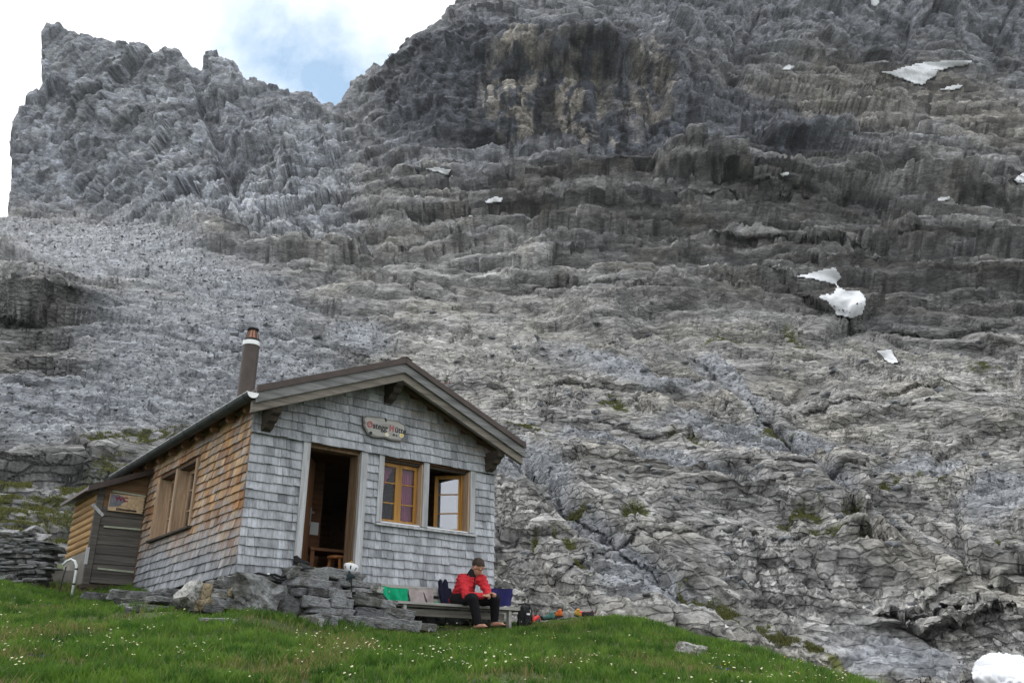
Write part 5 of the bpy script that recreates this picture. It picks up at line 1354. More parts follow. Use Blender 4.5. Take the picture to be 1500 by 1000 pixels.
gt = cloth('grey_trousers', 'grey-beige trousers hung over the bench back right of the green cloth', 'trousers', [fz(597, 861, -0.16), fz(616, 861, -0.16), fz(634, 862, -0.16)], [fz(602, 888.5, -0.27), fz(620, 889, -0.27), fz(640, 888.5, -0.27)], -0.17, -0.255, M_GREYC, 0.032, 1.6, wob=1.0)
cm = MB(); a, b_ = fl(620.5, 867, -0.27), fl(628, 888, -0.285)
cm.tube([(a.x, a.y, a.z), ((a.x + b_.x) / 2 - 0.01, a.y - 0.012, (a.z + b_.z) / 2), (b_.x, b_.y, b_.z)], [0.006, 0.013, 0.005], 6)  # dark strip standing in for the shade of a trouser fold
o = cm.build('fold_shade', clothmat('dark_fold_cloth', (0.06, 0.052, 0.05)), gt); o.matrix_parent_inverse = Matrix.Translation((-(gt.location)))
o.matrix_parent_inverse = Matrix.Identity(4)
for v in o.data.vertices: v.co = v.co - Vector((( [0, 0, 0])))
_off = Vector(((fz(597, 861, -0.16)[0] + fz(640, 888.5, -0.27)[0]) / 2, -0.14, min(fz(602, 888.5, -0.27)[1], fz(620, 889, -0.27)[1], fz(640, 888.5, -0.27)[1])))
for v in o.data.vertices: v.co = v.co - _off
# dark garment with two glove-like tips
dk = cloth('dark_garment', 'very dark navy garment with two rounded tips standing behind the man', 'garment', [fz(644, 852, -0.2), fz(646, 848, -0.2), fz(649.5, 857.5, -0.2), fz(653, 847, -0.2), fz(656, 853, -0.2), fz(656.5, 861, -0.2), fz(661, 862, -0.2)], [fz(648.5, 889, -0.3), fz(652, 889.5, -0.3), fz(656, 889.5, -0.3), fz(660, 890, -0.3), fz(664, 890, -0.3), fz(668, 890, -0.3), fz(672, 890, -0.3)], -0.20, -0.30, M_NAVY, 0.006, 2, 0.05, nu=36)
cloth('blue_towel', 'deep blue cloth hung over the right end of the bench back', 'cloth', [fz(719, 861.5, -0.16), fz(735, 861.5, -0.16), fz(750.5, 862.5, -0.16)], [fz(722, 884, -0.24), fz(738, 888, -0.24), fz(750, 885.5, -0.24)], -0.175, -0.22, M_BLUEC, 0.026, 1.4, 0.014)
cp_ = fl(639, 888, -0.33)
cup = thing('green_cup', 'small green cup on the bench beside the grey trousers', 'cup', cp_.x, -0.33, SEAT + 0.001)
M_CUP = simple('green_enamel', (0.02, 0.25, 0.10), 0.35, 0.1, 20)
MB().lathe([(0.022, 0.0), (0.028, 0.01), (0.030, 0.045), (0.026, 0.045), (0.024, 0.012), (0.001, 0.008)], 0, 0, 16).build('body', M_CUP, cup, smooth=True)
MB().tube([(0.028, 0, 0.036), (0.045, 0, 0.036), (0.048, 0, 0.022), (0.028, 0, 0.012)], 0.004, 6).build('handle', M_CUP, cup)

# ------------------------------------------------------------------ gear lying about
def gnd(u, v): p = h2w(u, v, 0); return float(ground(p.x, p.y)[0]) - HUT.z
M_REDP = simple('red_nylon', (0.60, 0.03, 0.03), 0.5, 0.15, 30); M_ORANGE = simple('orange_fabric', (0.52, 0.12, 0.02), 0.6, 0.15, 30); M_TEAL = simple('teal_fabric', (0.045, 0.14, 0.125), 0.6, 0.2, 30); M_YELF = simple('yellow_fabric', (0.48, 0.30, 0.05), 0.6, 0.15, 30)
def gear_at(x, y, off):
    p = fl(x, y, off); return p
# rucksack
q = gear_at(768, 910, -0.62); gz = gnd(q.x, -0.62)
ruck = thing('rucksack', 'black rucksack with straps standing at the right end of the bench', 'rucksack', q.x, -0.62, gz)
m = MB(); m.ball((0, 0, 0.14), (0.115, 0.10, 0.15), 14, 9); m.ball((0.0, 0.0, 0.05), (0.125, 0.11, 0.09), 14, 8); m.ball((0.01, 0, 0.25), (0.085, 0.08, 0.06), 12, 8)
o = m.build('body', M_BLACK, ruck); solid(o, 0.012, 3)
m = MB(); m.tube([(-0.06, -0.06, 0.29), (-0.09, -0.12, 0.22), (-0.10, -0.13, 0.10), (-0.08, -0.10, 0.02)], 0.014, 7); m.build('strap', M_BLACK, ruck, smooth=True)
m = MB(); m.tube([(0.06, -0.06, 0.29), (0.05, -0.12, 0.22), (0.04, -0.13, 0.10), (0.05, -0.10, 0.02)], 0.014, 7); m.build('strap', M_BLACK, ruck, smooth=True)
MB().box(-0.045, 0.015, -0.118, -0.108, 0.16, 0.185).build('buckle', M_ZINC, ruck)
m = MB(); m.tube([(0.095, -0.06, 0.20), (0.115, -0.075, 0.13), (0.125, -0.08, 0.07)], 0.010, 6); m.build('red_trim', M_REDP, ruck)
m = MB(); m.tube([(-0.10, 0.02, 0.31), (0.02, 0.0, 0.335), (0.10, -0.02, 0.30)], 0.012, 6); m.build('haul_loop', M_BLACK, ruck, smooth=True)
q = gear_at(785, 912, -0.70)
rb = thing('red_pouch', 'small bright red pouch on the grass right of the rucksack', 'pouch', q.x, -0.70, gnd(q.x, -0.70) + 0.02)
m = MB(); m.cap((-0.05, 0, 0.03), 0.03, (0.04, 0.0, 0.085), 0.026); m.build('body', M_REDP, rb, smooth=True)
m = MB(); m.tube([(0.05, 0, 0.10), (0.08, -0.01, 0.06), (0.09, -0.01, 0.03)], 0.006, 6); m.build('cord', M_ORANGE, rb)
def shoe(name, label, u, v, z, ang, upper, accent, sole, L_=0.28, tilt=(0, 0), group=None, cat='shoe'):
    t_ = thing(name, label, cat, u, v, z, group); t_.rotation_euler = (tilt[0], tilt[1], HA + ang); t_.scale = (0.85, 0.85, 0.85)
    m = MB()
    m.cap((-0.09, 0, 0.055), 0.045, (0.02, 0, 0.05), 0.045); m.cap((0.02, 0, 0.05), 0.045, (0.11, 0, 0.042), 0.036)
    m.cap((-0.095, 0, 0.06), 0.042, (-0.085, 0, 0.115), 0.040); m.cap((-0.06, 0, 0.09), 0.036, (0.03, 0, 0.065), 0.03)
    o = m.build('upper', upper, t_); solid(o, 0.009, 3)
    pr = [(0.15 * cos(a) * (1.0 if cos(a) > 0 else 0.95), (0.048 if cos(a) > 0 else 0.040) * sin(a)) for a in [k * pi / 9 for k in range(18)]]
    m = MB(); m.prism([(x, y, 0.0) for x, y in pr], (0, 0, 0.024)); m.build('sole', sole, t_)
    m = MB(); m.ball((0.115, 0, 0.045), (0.042, 0.042, 0.036), 12, 8); m.build('toe_cap', accent, t_, smooth=True)
    m = MB()
    for k in range(3): m.tube([(-0.035 + 0.03 * k, -0.036, 0.105 - 0.013 * k), (-0.03 + 0.03 * k, 0, 0.128 - 0.017 * k), (-0.035 + 0.03 * k, 0.036, 0.105 - 0.013 * k)], 0.005, 5)
    m.build('laces', accent, t_)
    m = MB(); m.tube([(-0.125, -0.02, 0.135), (-0.14, 0, 0.12), (-0.125, 0.02, 0.135)], 0.008, 6); m.build('heel_tab', accent, t_)
    return t_
q = gear_at(803, 912, -0.30); shoe('mountain_shoe', 'teal and black mountain shoe on the grass beside the orange one', q.x, -0.30, gnd(q.x, -0.30) + 0.06, 2.2, M_TEAL, M_BLACK, M_BLACK)
q = gear_at(815, 911, -0.30); shoe('mountain_shoe', 'orange and black mountain shoe on the grass right of the teal one', q.x, -0.30, gnd(q.x, -0.30) + 0.06, 2.0, M_ORANGE, M_BLACK, M_BLACK)
q = gear_at(845, 909, -0.45); shoe('trail_shoe', 'yellow shoe lying at the edge of the grass right of the orange shoe', q.x, -0.45, gnd(q.x, -0.45) + 0.05, 0.5, M_YELF, M_ORANGE, M_BLACK, tilt=(0.5, 0))
q = gear_at(859, 906, -0.45); shoe('trail_shoe', 'black shoe with red toe at the edge of the grass, rightmost of the shoes', q.x, -0.45, gnd(q.x, -0.45) + 0.06, 2.4, M_BLACK, M_REDP, M_BLACK, tilt=(0.3, -0.3))
# on the steps
q = fl(452, 838, -0.47); shoe('hiking_boot', 'dark grey hiking shoe on its side on the stone steps left of the door', q.x, -0.47, 0.055, 0.15, simple('charcoal_fabric', (0.03, 0.032, 0.034), 0.8, 0.3, 30), simple('olive_trim', (0.12, 0.13, 0.05), 0.7, 0.2, 30), M_BLACK, tilt=(-0.8, 0))
q = fl(440, 829, -0.30); shoe('hiking_boot', 'black hiking shoe on the top slab against the left door casing', q.x, -0.30, 0.13, 0.1, M_BLACK, M_BLACK, M_BLACK)
# helmet, upside down with its yellow padding showing
q = fl(513, 830, -0.30)
hel = thing('climbing_helmet', 'white climbing helmet with yellow padding lying upturned beside the door', 'helmet', q.x, -0.30, q.z - 0.085); hel.rotation_euler = (-0.25, 0.28, HA); hel.scale = (0.85, 0.85, 0.85)
M_HELM = simple('white_helmet_shell', (0.72, 0.74, 0.76), 0.35, 0.05, 10)
V = []; F = []
ns, nr = 26, 9
for inner in (0, 1):
    rr_ = 1 - 0.07 * inner
    for j in range(nr + 1):
        a = pi / 2 * j / nr
        for k in range(ns):
            b_ = 2 * pi * k / ns
            V.append((0.125 * rr_ * sin(a) * cos(b_), 0.105 * rr_ * sin(a) * sin(b_), 0.13 - 0.125 * rr_ * cos(a)))
n = ns * (nr + 1)
def vent(j, k): return 4 <= j <= 6 and k % 4 == 1
for j in range(nr):
    for k in range(ns):
        if vent(j, k): continue
        a = j * ns + k; b_ = j * ns + (k + 1) % ns
        F += [(a, b_, b_ + ns, a + ns), (n + a, n + a + ns, n + b_ + ns, n + b_)]
for k in range(ns): a = nr * ns + k; b_ = nr * ns + (k + 1) % ns; F.append((a, b_, n + b_, n + a))
mesh_np('shell', V, F, M_HELM, hel, smooth=True)
m = MB(); m.lathe([(0.02, 0.030), (0.075, 0.055), (0.095, 0.10), (0.09, 0.10), (0.07, 0.06), (0.01, 0.036)], 0, 0, 16); m.build('liner', M_BLACK, hel)
for k in range(5):
    a = k * 1.25 + 0.3; m = MB(); m.ball((0.085 * cos(a), 0.075 * sin(a), 0.122), (0.028, 0.016, 0.024), 10, 6, Matrix.Rotation(a, 3, 'Z')); m.build('pad', M_YEL, hel, smooth=True)
m = MB(); m.tube([(-0.09, -0.03, 0.12), (-0.05, -0.07, 0.17), (0.02, -0.05, 0.15), (0.07, -0.02, 0.13)], 0.006, 6); m.build('chin_strap', M_YEL, hel)
# gloves hanging on the steps and straps on the boulder
q = fl(514, 843, -0.62)
gl = thing('climbing_glove', 'black and teal glove with dangling strap on the front of the stone steps', 'glove', q.x, -0.60, q.z)
m = MB(); m.ball((0, 0, 0.0), (0.055, 0.03, 0.04), 12, 8); m.cap((-0.02, 0, 0), 0.025, (-0.055, -0.01, -0.05), 0.014); m.cap((0.03, 0, 0), 0.025, (0.06, -0.01, -0.01), 0.016); m.cap((0, 0, 0), 0.02, (0.0, -0.01, -0.075), 0.012); m.cap((0.0, 0, 0.01), 0.022, (-0.02, 0, 0.06), 0.013)
o = m.build('body', simple('black_teal_fabric', (0.012, 0.022, 0.026), 0.8, 0.4, 12), gl); solid(o, 0.008, 2)
m = MB(); m.tube([(0.02, -0.012, -0.03), (0.015, -0.02, -0.10), (0.03, -0.02, -0.17), (0.02, -0.02, -0.20)], 0.007, 6); m.build('strap', M_BLACK, gl)
q = fl(400, 851, -0.36)
st_ = thing('strap', 'black webbing straps lying along the top of the boulder', 'strap', q.x, -0.22, q.z + 0.05)
m = MB(); m.tube([(-0.26, 0.0, 0.02), (-0.16, -0.03, 0.05), (-0.05, -0.02, 0.035), (0.06, -0.04, 0.05), (0.16, -0.03, 0.02), (0.24, 0.0, 0.045), (0.28, -0.03, -0.01)], 0.016, 7); m.build('webbing', M_BLACK, st_, smooth=True)
m = MB(); m.tube([(0.0, -0.03, 0.045), (0.08, -0.05, -0.01), (0.18, -0.06, -0.02), (0.25, -0.03, 0.03)], 0.012, 7); m.build('webbing', M_BLACK, st_, smooth=True)
MB().box(-0.05, -0.02, -0.06, -0.04, 0.04, 0.06).build('buckle', M_ZINC, st_)

# ------------------------------------------------------------------ the man on the bench
po = Vector((3.28, -0.36, SEAT))
def J(x, y, off): p = fl(x, y, off); return Vector((p.x - po.x, p.y - po.y, p.z - po.z))
pel = J(675, 884, -0.36) + Vector((0, 0, 0.035)); pel.z = max(pel.z, 0.095)
chest = J(682, 858, -0.52); neckb = J(691, 842, -0.62); head = J(700, 830.5, -0.72)
shR = J(676.5, 848, -0.50); shL = J(705, 848, -0.66)
elR = J(683, 872, -0.72); elL = J(714, 866, -0.80)
waR = J(706, 872.5, -0.90); waL = J(714.5, 870, -0.92)
haR = J(712.5, 871.0, -0.95); haL = J(718.5, 869.0, -0.96)
hipR = pel + Vector((-0.08, -0.02, -0.005)); hipL = pel + Vector((0.09, -0.02, -0.005))
knR = J(693, 876.5, -0.86); knL = J(725, 877.5, -0.80)
anR = J(699.5, 914.5, -0.86); anL = J(724.5, 911.5, -0.74)
toR = J(711, 918, -1.02); toL = J(740, 915.5, -0.92)
M_SKIN, nt, b = newmat('skin')
f = noise(nt, 20, 3, 0.5, (1, 1, 1), 'obj'); c = ramp(nt, f, [(0.3, (0.36, 0.18, 0.125)), (0.7, (0.46, 0.25, 0.175))]); nt.links.new(c, b.inputs['Base Color']); b.inputs['Roughness'].default_value = 0.55
b.inputs['Subsurface Weight'].default_value = 0.1; b.inputs['Subsurface Radius'].default_value = (0.01, 0.004, 0.002)
M_JACKET = clothmat('red_jacket', (0.50, 0.028, 0.038), 0.7); M_TROUS = clothmat('black_trousers', (0.010, 0.010, 0.012)); M_HAIR = simple('dark_brown_hair', (0.035, 0.020, 0.013), 0.55, 0.4, 60, 0, 0.5)
m = MB()
fwd = Vector((0.36, -0.66, -0.72)).normalized()          # where the face looks: down at the hands
hup = Vector((0.10, -0.55, 0.80)); hup = (hup - fwd * hup.dot(fwd)).normalized(); hrt = fwd.cross(hup).normalized()
def HP(f_, u_, r_): return head + fwd * f_ + hup * u_ + hrt * r_
Rm = Matrix((hrt, fwd, hup)).transposed()
m.ball(HP(-0.012, 0.03, 0), (0.076, 0.096, 0.088), 16, 12, Rm)       # skull
m.ball(HP(0.022, -0.045, 0), (0.058, 0.066, 0.075), 14, 10, Rm)     # face and jaw
m.ball(HP(0.052, -0.098, 0), (0.030, 0.026, 0.022), 10, 8, Rm)      # chin
m.cap(HP(0.088, 0.0, 0), 0.010, HP(0.106, -0.034, 0), 0.014, 8)     # nose
m.ball(HP(0.082, -0.066, 0), (0.024, 0.012, 0.010), 8, 6, Rm)       # mouth
for s_ in (-1, 1):
    m.ball(HP(-0.005, -0.012, s_ * 0.076), (0.010, 0.022, 0.032), 8, 6, Rm)   # ears
    m.ball(HP(0.074, 0.022, s_ * 0.030), (0.026, 0.012, 0.008), 8, 6, Rm)     # brows
m.cap(neckb, 0.058, HP(-0.02, -0.06, 0), 0.054)
m.cap(pel, 0.13, chest, 0.13); m.cap(chest, 0.13, neckb - Vector((0, -0.02, 0.05)), 0.08)
m.cap(shR, 0.055, elR, 0.042); m.cap(elR, 0.042, waR, 0.028); m.cap(shL, 0.055, elL, 0.042); m.cap(elL, 0.042, waL, 0.028)
m.cap(hipR, 0.085, knR, 0.055); m.cap(knR, 0.055, anR, 0.036); m.cap(hipL, 0.085, knL, 0.055); m.cap(knL, 0.055, anL, 0.036)
for an, to in ((anR, toR), (anL, toL)):
    d = (to - an); dh = Vector((d.x, d.y, 0)).normalized(); sd_ = dh.cross(Vector((0, 0, 1)))
    floor_ = to.z - 0.01
    heel = Vector((an.x, an.y, floor_ + 0.03)) - dh * 0.035
    ball_ = heel + dh * 0.17; ball_.z = floor_ + 0.026
    m.cap(an, 0.036, heel, 0.032); m.cap(heel, 0.031, ball_, 0.028); m.cap(an + dh * 0.03 - Vector((0, 0, 0.02)), 0.03, ball_ + Vector((0, 0, 0.008)), 0.024)
    m.cap(heel + sd_ * 0.008, 0.028, ball_ + sd_ * 0.026, 0.020); m.cap(heel - sd_ * 0.008, 0.028, ball_ - sd_ * 0.022, 0.020)
    for k in range(5):
        s0 = ball_ + sd_ * (0.032 - 0.016 * k); m.cap(s0, 0.012, s0 + dh * (0.055 - 0.006 * abs(k - 1.2)) - Vector((0, 0, 0.006)), 0.009 if k else 0.011, 8)
def hand(wr, tip, side):
    """palm, four fingers bent at the knuckles, thumb from the side of the palm closing on them"""
    d = (tip - wr).normalized(); n = Vector((0.1, -0.35, 0.9)); n = (n - d * n.dot(d)).normalized(); s = d.cross(n).normalized() * side
    pc = wr + d * 0.055
    m.cap(wr, 0.027, wr + d * 0.02, 0.026)
    for k in range(4):
        o_ = s * (0.030 - 0.020 * k); m.cap(wr + d * 0.015 + o_ * 0.6, 0.016, wr + d * 0.078 + o_, 0.013, 8)
    for k in range(4):
        kn = wr + d * 0.080 + s * (0.030 - 0.020 * k); l_ = (0.042, 0.047, 0.044, 0.034)[k]
        p1 = kn + d * l_ * 0.8 - n * l_ * 0.55; p2 = p1 - n * l_ * 0.62 - d * l_ * 0.25; p3 = p2 - d * l_ * 0.5 - n * 0.004
        m.cap(kn, 0.0105, p1, 0.0095, 8); m.cap(p1, 0.0095, p2, 0.009, 8); m.cap(p2, 0.009, p3, 0.008, 8)
    t0 = wr + d * 0.028 + s * 0.028; t1 = t0 + d * 0.036 + s * 0.022 - n * 0.012; t2 = t1 + d * 0.032 - s * 0.012 - n * 0.014
    m.cap(t0, 0.015, t1, 0.012, 8); m.cap(t1, 0.012, t2, 0.0095, 8)
hand(waR, haR + (haR - waR) * 0.2, 1); hand(waL, haL, -1)
man = m.build('person', M_SKIN); solid(man, 0.0062, 3, 0.5)
place(man, *po); tag(man, 'barefoot man in red jacket and black trousers sitting bent over on the bench', 'person')
# jacket
m = MB(); up_ = Vector((0, 0, 1))
m.cap(pel + Vector((0, 0.0, 0.02)), 0.155, chest, 0.150, 16); m.cap(chest, 0.150, neckb - Vector((0, -0.03, 0.06)), 0.098, 16)
m.ball(pel + Vector((-0.005, 0.05, -0.01)), (0.165, 0.12, 0.10), 14, 9)
m.cap(shR, 0.082, shL, 0.082, 14)
m.cap(shR, 0.080, elR, 0.062, 14); m.cap(elR, 0.062, waR, 0.044, 14); m.cap(shL, 0.080, elL, 0.062, 14); m.cap(elL, 0.062, waL, 0.044, 14)
jk = m.build('jacket', M_JACKET, man); solid(jk, 0.011, 3, 0.5)
Vj = np.array([v.co[:] for v in jk.data.vertices]); Nj = np.array([v.normal[:] for v in jk.data.vertices])
Vj = Vj + Nj * (0.010 * fbm(Vj * np.array([16, 16, 26.0]), 301, 2) + 0.006 * np.sin(Vj[:, 2] * 95 + 6 * perlin(Vj * 9, 305)))[:, None]
jk.data.vertices.foreach_set('co', Vj.astype(np.float32).ravel())
m = MB(); m.cap(neckb - Vector((0, -0.02, 0.03)), 0.080, neckb + (HP(-0.02, -0.06, 0) - neckb) * 0.55, 0.066, 14); o = m.build('collar', M_BLACK, man, smooth=True)
zf = Vector((0.25, -0.95, 0)).normalized()
m = MB(); m.tube([neckb + zf * 0.075 + up_ * 0.0, chest + zf * 0.165 + up_ * 0.05, chest + zf * 0.165 - up_ * 0.06], 0.010, 6); m.build('zip', M_BLACK, man)
bd_ = MB(); q = J(699.5, 867, -0.80); bd_.box(q.x - 0.012, q.x + 0.008, q.y - 0.006, q.y + 0.006, q.z - 0.012, q.z + 0.012); bd_.build('pendant', M_ZINC, man)
# trousers
m = MB()
m.cap(hipR, 0.118, hipL, 0.118, 14); m.cap(hipR, 0.112, knR, 0.082, 14); m.cap(knR, 0.080, anR + up_ * 0.03, 0.060, 14); m.cap(hipL, 0.112, knL, 0.082, 14); m.cap(knL, 0.080, anL + up_ * 0.05, 0.060, 14)
tr = m.build('trousers', M_TROUS, man); solid(tr, 0.012, 3, 0.5)
# hair: cap of short hair over the skull with a ragged hairline
m = MB(); m.ball(HP(-0.020, 0.040, 0), (0.083, 0.100, 0.090), 22, 16, Rm)
hr = m.build('hair', M_HAIR, man)
bm = bmesh.new(); bm.from_mesh(hr.data)
cut = [v for v in bm.verts if (v.co - head).dot(fwd) * 0.75 - (v.co - head).dot(hup) > -0.012 + 0.008 * sin(v.index * 1.7)]
bmesh.ops.delete(bm, geom=cut, context='VERTS')
for v in bm.verts: v.co += (v.co - head).normalized() * rnd.uniform(-0.003, 0.006)
bm.to_mesh(hr.data); bm.free()
hr.data.polygons.foreach_set('use_smooth', np.ones(len(hr.data.polygons), bool))
# ------------------------------------------------------------------ stones and scree on the mountain
bpy.context.view_layer.update()
fitmask = np.where(OVER == 0)[0]
tmpl = [hull_rock(500 + k, 12, 0.55, 0.45) for k in range(10)]
M_SCREE = rockmat('scree_stone', (0.225, 0.237, 0.258), 0.3, 1.4, True, layers=False)
def rotm(r):
    q = r.normal(size=(4,)); q /= np.linalg.norm(q); w0, x, y, z = q
    return np.array([[1 - 2 * (y * y + z * z), 2 * (x * y - z * w0), 2 * (x * z + y * w0)], [2 * (x * y + z * w0), 1 - 2 * (x * x + z * z), 2 * (y * z - x * w0)], [2 * (x * z - y * w0), 2 * (y * z + x * w0), 1 - 2 * (x * x + y * y)]])
pr_ = (m_scree * (pix ** 0.8) + 0.10 * m_low * (pix ** 0.8) + 0.10 * m_near * pix) * (OVER == 0) * (px > -20) * (px < 1520) * (py < 905) * (1 - m_wall) * (1 - m_up)
pr_ /= pr_.sum()
pick = rng.choice(len(P), 13000, p=pr_)
Vs, Fs, Cs = [], [], []; nb = 0
for k in pick:
    V, F = tmpl[rng.integers(10)]
    s_ = min(0.75, pix[k] * rng.choice([1.8, 2.4, 3.0, 3.8, 5.0, 7.0], p=[.30, .28, .2, .12, .07, .03]))
    a = rng.uniform(0, 6.283); R_ = np.array([[cos(a), -sin(a), 0], [sin(a), cos(a), 0], [0, 0, 1]]) @ (np.eye(3) * 0.9 + 0.25 * rng.normal(size=(3, 3)))
    Vs.append((V * s_) @ R_.T + P[k] + nrm[k] * s_ * 0.10); Fs.append(F + nb); nb += len(V)
    Cs.append(np.tile(rng.uniform(0.62, 0.98) * np.array([1.0, 1.0, 1.0]), (len(V), 1)))
scree = mesh_np('scree', np.concatenate(Vs), np.concatenate(Fs), M_SCREE, col=np.concatenate(Cs))
tag(scree, 'loose grey scree and rubble on the mountain slope', 'scree', kind='stuff')
pr2 = (m_scree * 0.5 + m_low + 0.5 * m_near + 0.2) * (OVER == 0) * (px > 0) * (px < 1500) * (py < 900) * (py > 330) * (1 - m_wall)
hut_px = (px > 95) & (px < 770) & (py > 530)
pr2 = pr2 * (~hut_px); pr2 /= pr2.sum()
for k in rng.choice(len(P), 230, p=pr2):
    V, F = tmpl[rng.integers(10)]
    s_ = min(1.6, pix[k] * rng.uniform(9, 20))
    o = mesh_np('stone', V * s_ * np.array([1.2, 1.0, 0.8]), F, M_SCREE, mountain, col=np.full((len(V), 3), rng.uniform(0.7, 1.15)))
    o.location = P[k] + nrm[k] * s_ * 0.04; o.rotation_euler = (rng.uniform(-.4, .4), rng.uniform(-.4, .4), rng.uniform(0, 6))

def hit(x, y):
    r = Vector(ray(x, y)).normalized()
    ok, loc, nn, idx = mountain.ray_cast(Vector((0, 0, EYE)), r)
    return (loc - Vector((0, 0, EYE))).length if ok else None
# perched pale block on the rib right of the hut
d_ = hit(1120, 617)
K += 1
pb = Vector(ray(1120, 616)).normalized() * (d_ - 0.25) + Vector((0, 0, EYE))
o = stone_obj('boulder', K, (1.15, 0.9, 0.42), M_STONE_P, None, pb, (0.1, 0.05, 0.2), 7, 0.09); tag(o, 'pale overhanging block perched on the slope in the middle right', 'boulder')
o.data.materials[0] = M_STONE_L
# a leafy plant with orange flowers above the roof
d_ = hit(655, 560); pb = Vector(ray(655, 562)).normalized() * (d_ - 0.1) + Vector((0, 0, EYE))
M_LEAF = simple('plant_leaf', (0.055, 0.085, 0.025), 0.7, 0.4, 10); M_PET = simple('orange_petal', (0.55, 0.13, 0.05), 0.6, 0.2, 10)
pl_ = thing('alpine_plant', 'small leafy plant with orange blooms on the slope just above the roof', 'plant', world=pb, rotz=0)
ml, mf = MB(), MB()
for k in range(60):
    a = rnd.uniform(0, 2 * pi); h = rnd.uniform(0.05, 0.55); r = 0.16 * (1 - h / 0.7) * rnd.uniform(0.3, 1)
    c_ = Vector((r * cos(a), r * sin(a), h)); d = Vector((cos(a), sin(a), rnd.uniform(0.2, 1))).normalized() * 0.11; s_ = Vector((-sin(a), cos(a), 0)) * 0.03
    ml.add([c_, c_ + d * 0.5 + s_, c_ + d, c_ + d * 0.5 - s_], [(0, 1, 2, 3)])
for k in range(9):
    a = rnd.uniform(0, 2 * pi); c_ = Vector((0.2 * cos(a), 0.2 * sin(a) - 0.05, rnd.uniform(-0.05, 0.12)))
    mf.ball(c_, 0.028, 6, 4)
ml.build('leaves', M_LEAF, pl_); mf.build('flowers', M_PET, pl_)

# ------------------------------------------------------------------ snow patches
M_SNOW, nt, b = newmat('old_snow')
f = noise(nt, 1.3, 6, 0.6); c = ramp(nt, f, [(0.3, (0.42, 0.437, 0.465)), (0.5, (0.55, 0.567, 0.595)), (0.7, (0.62, 0.637, 0.665))]); nt.links.new(c, b.inputs['Base Color']); b.inputs['Roughness'].default_value = 0.7
b.inputs['Specular IOR Level'].default_value = 0.2
bump(nt, b, noise(nt, 3.0, 5), 0.35, 0.1)
def inpoly(x, y, pl):
    c = False; n = len(pl); j = n - 1
    for i in range(n):
        if (pl[i][1] > y) != (pl[j][1] > y) and x < (pl[j][0] - pl[i][0]) * (y - pl[i][1]) / (pl[j][1] - pl[i][1]) + pl[i][0]: c = not c
        j = i
    return c
def snow(label, pl, step=2.0, thick=0.5, bulge=0.0):
    xs = np.arange(min(p[0] for p in pl) - step, max(p[0] for p in pl) + step * 1.5, step); ys = np.arange(min(p[1] for p in pl) - step, max(p[1] for p in pl) + step * 1.5, step)
    XX_, YY_ = np.meshgrid(xs, ys); z_ = XX_.ravel() * 0
    WX_ = (2.2 * perlin(np.stack([XX_.ravel() / 7, YY_.ravel() / 7, z_ + 0.5], 1), 5)).reshape(XX_.shape); WY_ = (1.6 * perlin(np.stack([XX_.ravel() / 7, YY_.ravel() / 7, z_ + 9.5], 1), 6)).reshape(XX_.shape)
    D = np.full((len(ys), len(xs)), np.nan); ins = np.zeros(D.shape, bool)
    for j, y in enumerate(ys):
        for i, x in enumerate(xs):
            h = hit(x, y)
            D[j, i] = h if h else np.nan
            ins[j, i] = inpoly(x + WX_[j, i], y + WY_[j, i], pl)
    md = np.nanmedian(D); D = np.where(np.isnan(D), md, D)
    pad = np.pad(D, 2, mode='edge')
    stack = np.stack([pad[a:a + D.shape[0], b_:b_ + D.shape[1]] for a in range(5) for b_ in range(5)])
    S_ = np.percentile(stack, 22, axis=0) - 0.0008 * md
    for _ in range(1):
        pad = np.pad(S_, 1, mode='edge'); S_ = np.stack([pad[a:a + D.shape[0], b_:b_ + D.shape[1]] for a in range(3) for b_ in range(3)]).mean(0)
    if bulge:
        cx_, cy_ = (xs[0] + xs[-1]) / 2, (ys[0] + ys[-1]) / 2
        XX, YY = np.meshgrid(xs, ys); S_ = S_ - bulge * np.sqrt(np.clip(1 - ((XX - cx_) / (xs[-1] - xs[0]) * 2) ** 2 * 0.8 - ((YY - cy_) / (ys[-1] - ys[0]) * 2) ** 2 * 0.8, 0.02, 1))
    ids = {}; V = []; F = []
    def vid(j, i, back):
        k = (j, i, back)
        if k not in ids:
            r = Vector(ray(xs[i], ys[j])).normalized(); ids[k] = len(V)
            V.append(r * (S_[j, i] + (thick if back else 0)) + Vector((0, 0, EYE)))
        return ids[k]
    E = {}
    for j in range(len(ys) - 1):
        for i in range(len(xs) - 1):
            if not (ins[j, i] and ins[j + 1, i] and ins[j, i + 1] and ins[j + 1, i + 1]): continue
            q = [(j, i), (j, i + 1), (j + 1, i + 1), (j + 1, i)]
            F.append([vid(*p, 0) for p in q]); F.append([vid(*p, 1) for p in q[::-1]])
            for a in range(4):
                e = (q[a], q[(a + 1) % 4])
                if (e[1], e[0]) in E: E.pop((e[1], e[0]))
                else: E[e] = 1
    for (a, b_) in E: F.append([vid(*a, 0), vid(*a, 1), vid(*b_, 1), vid(*b_, 0)])
    if not F: return
    o_ = Vector(V[0])
    o = mesh_np('snow_patch', [v - o_ for v in V], F, M_SNOW, smooth=False); o.location = o_
    tag(o, label, 'snow patch', 'snow patches left on the mountain')
snow('largest upper snow field, under the dark cliff at upper right', [(1284, 105), (1310, 102), (1340, 93), (1380, 88), (1426, 87), (1424, 93), (1410, 98), (1398, 99), (1372, 106), (1376, 110), (1362, 117), (1352, 126), (1338, 124), (1318, 116)])
snow('thin snow strip just below the largest upper snow field', [(1372, 131), (1398, 123), (1414, 124), (1408, 131), (1386, 134)], 1.8)
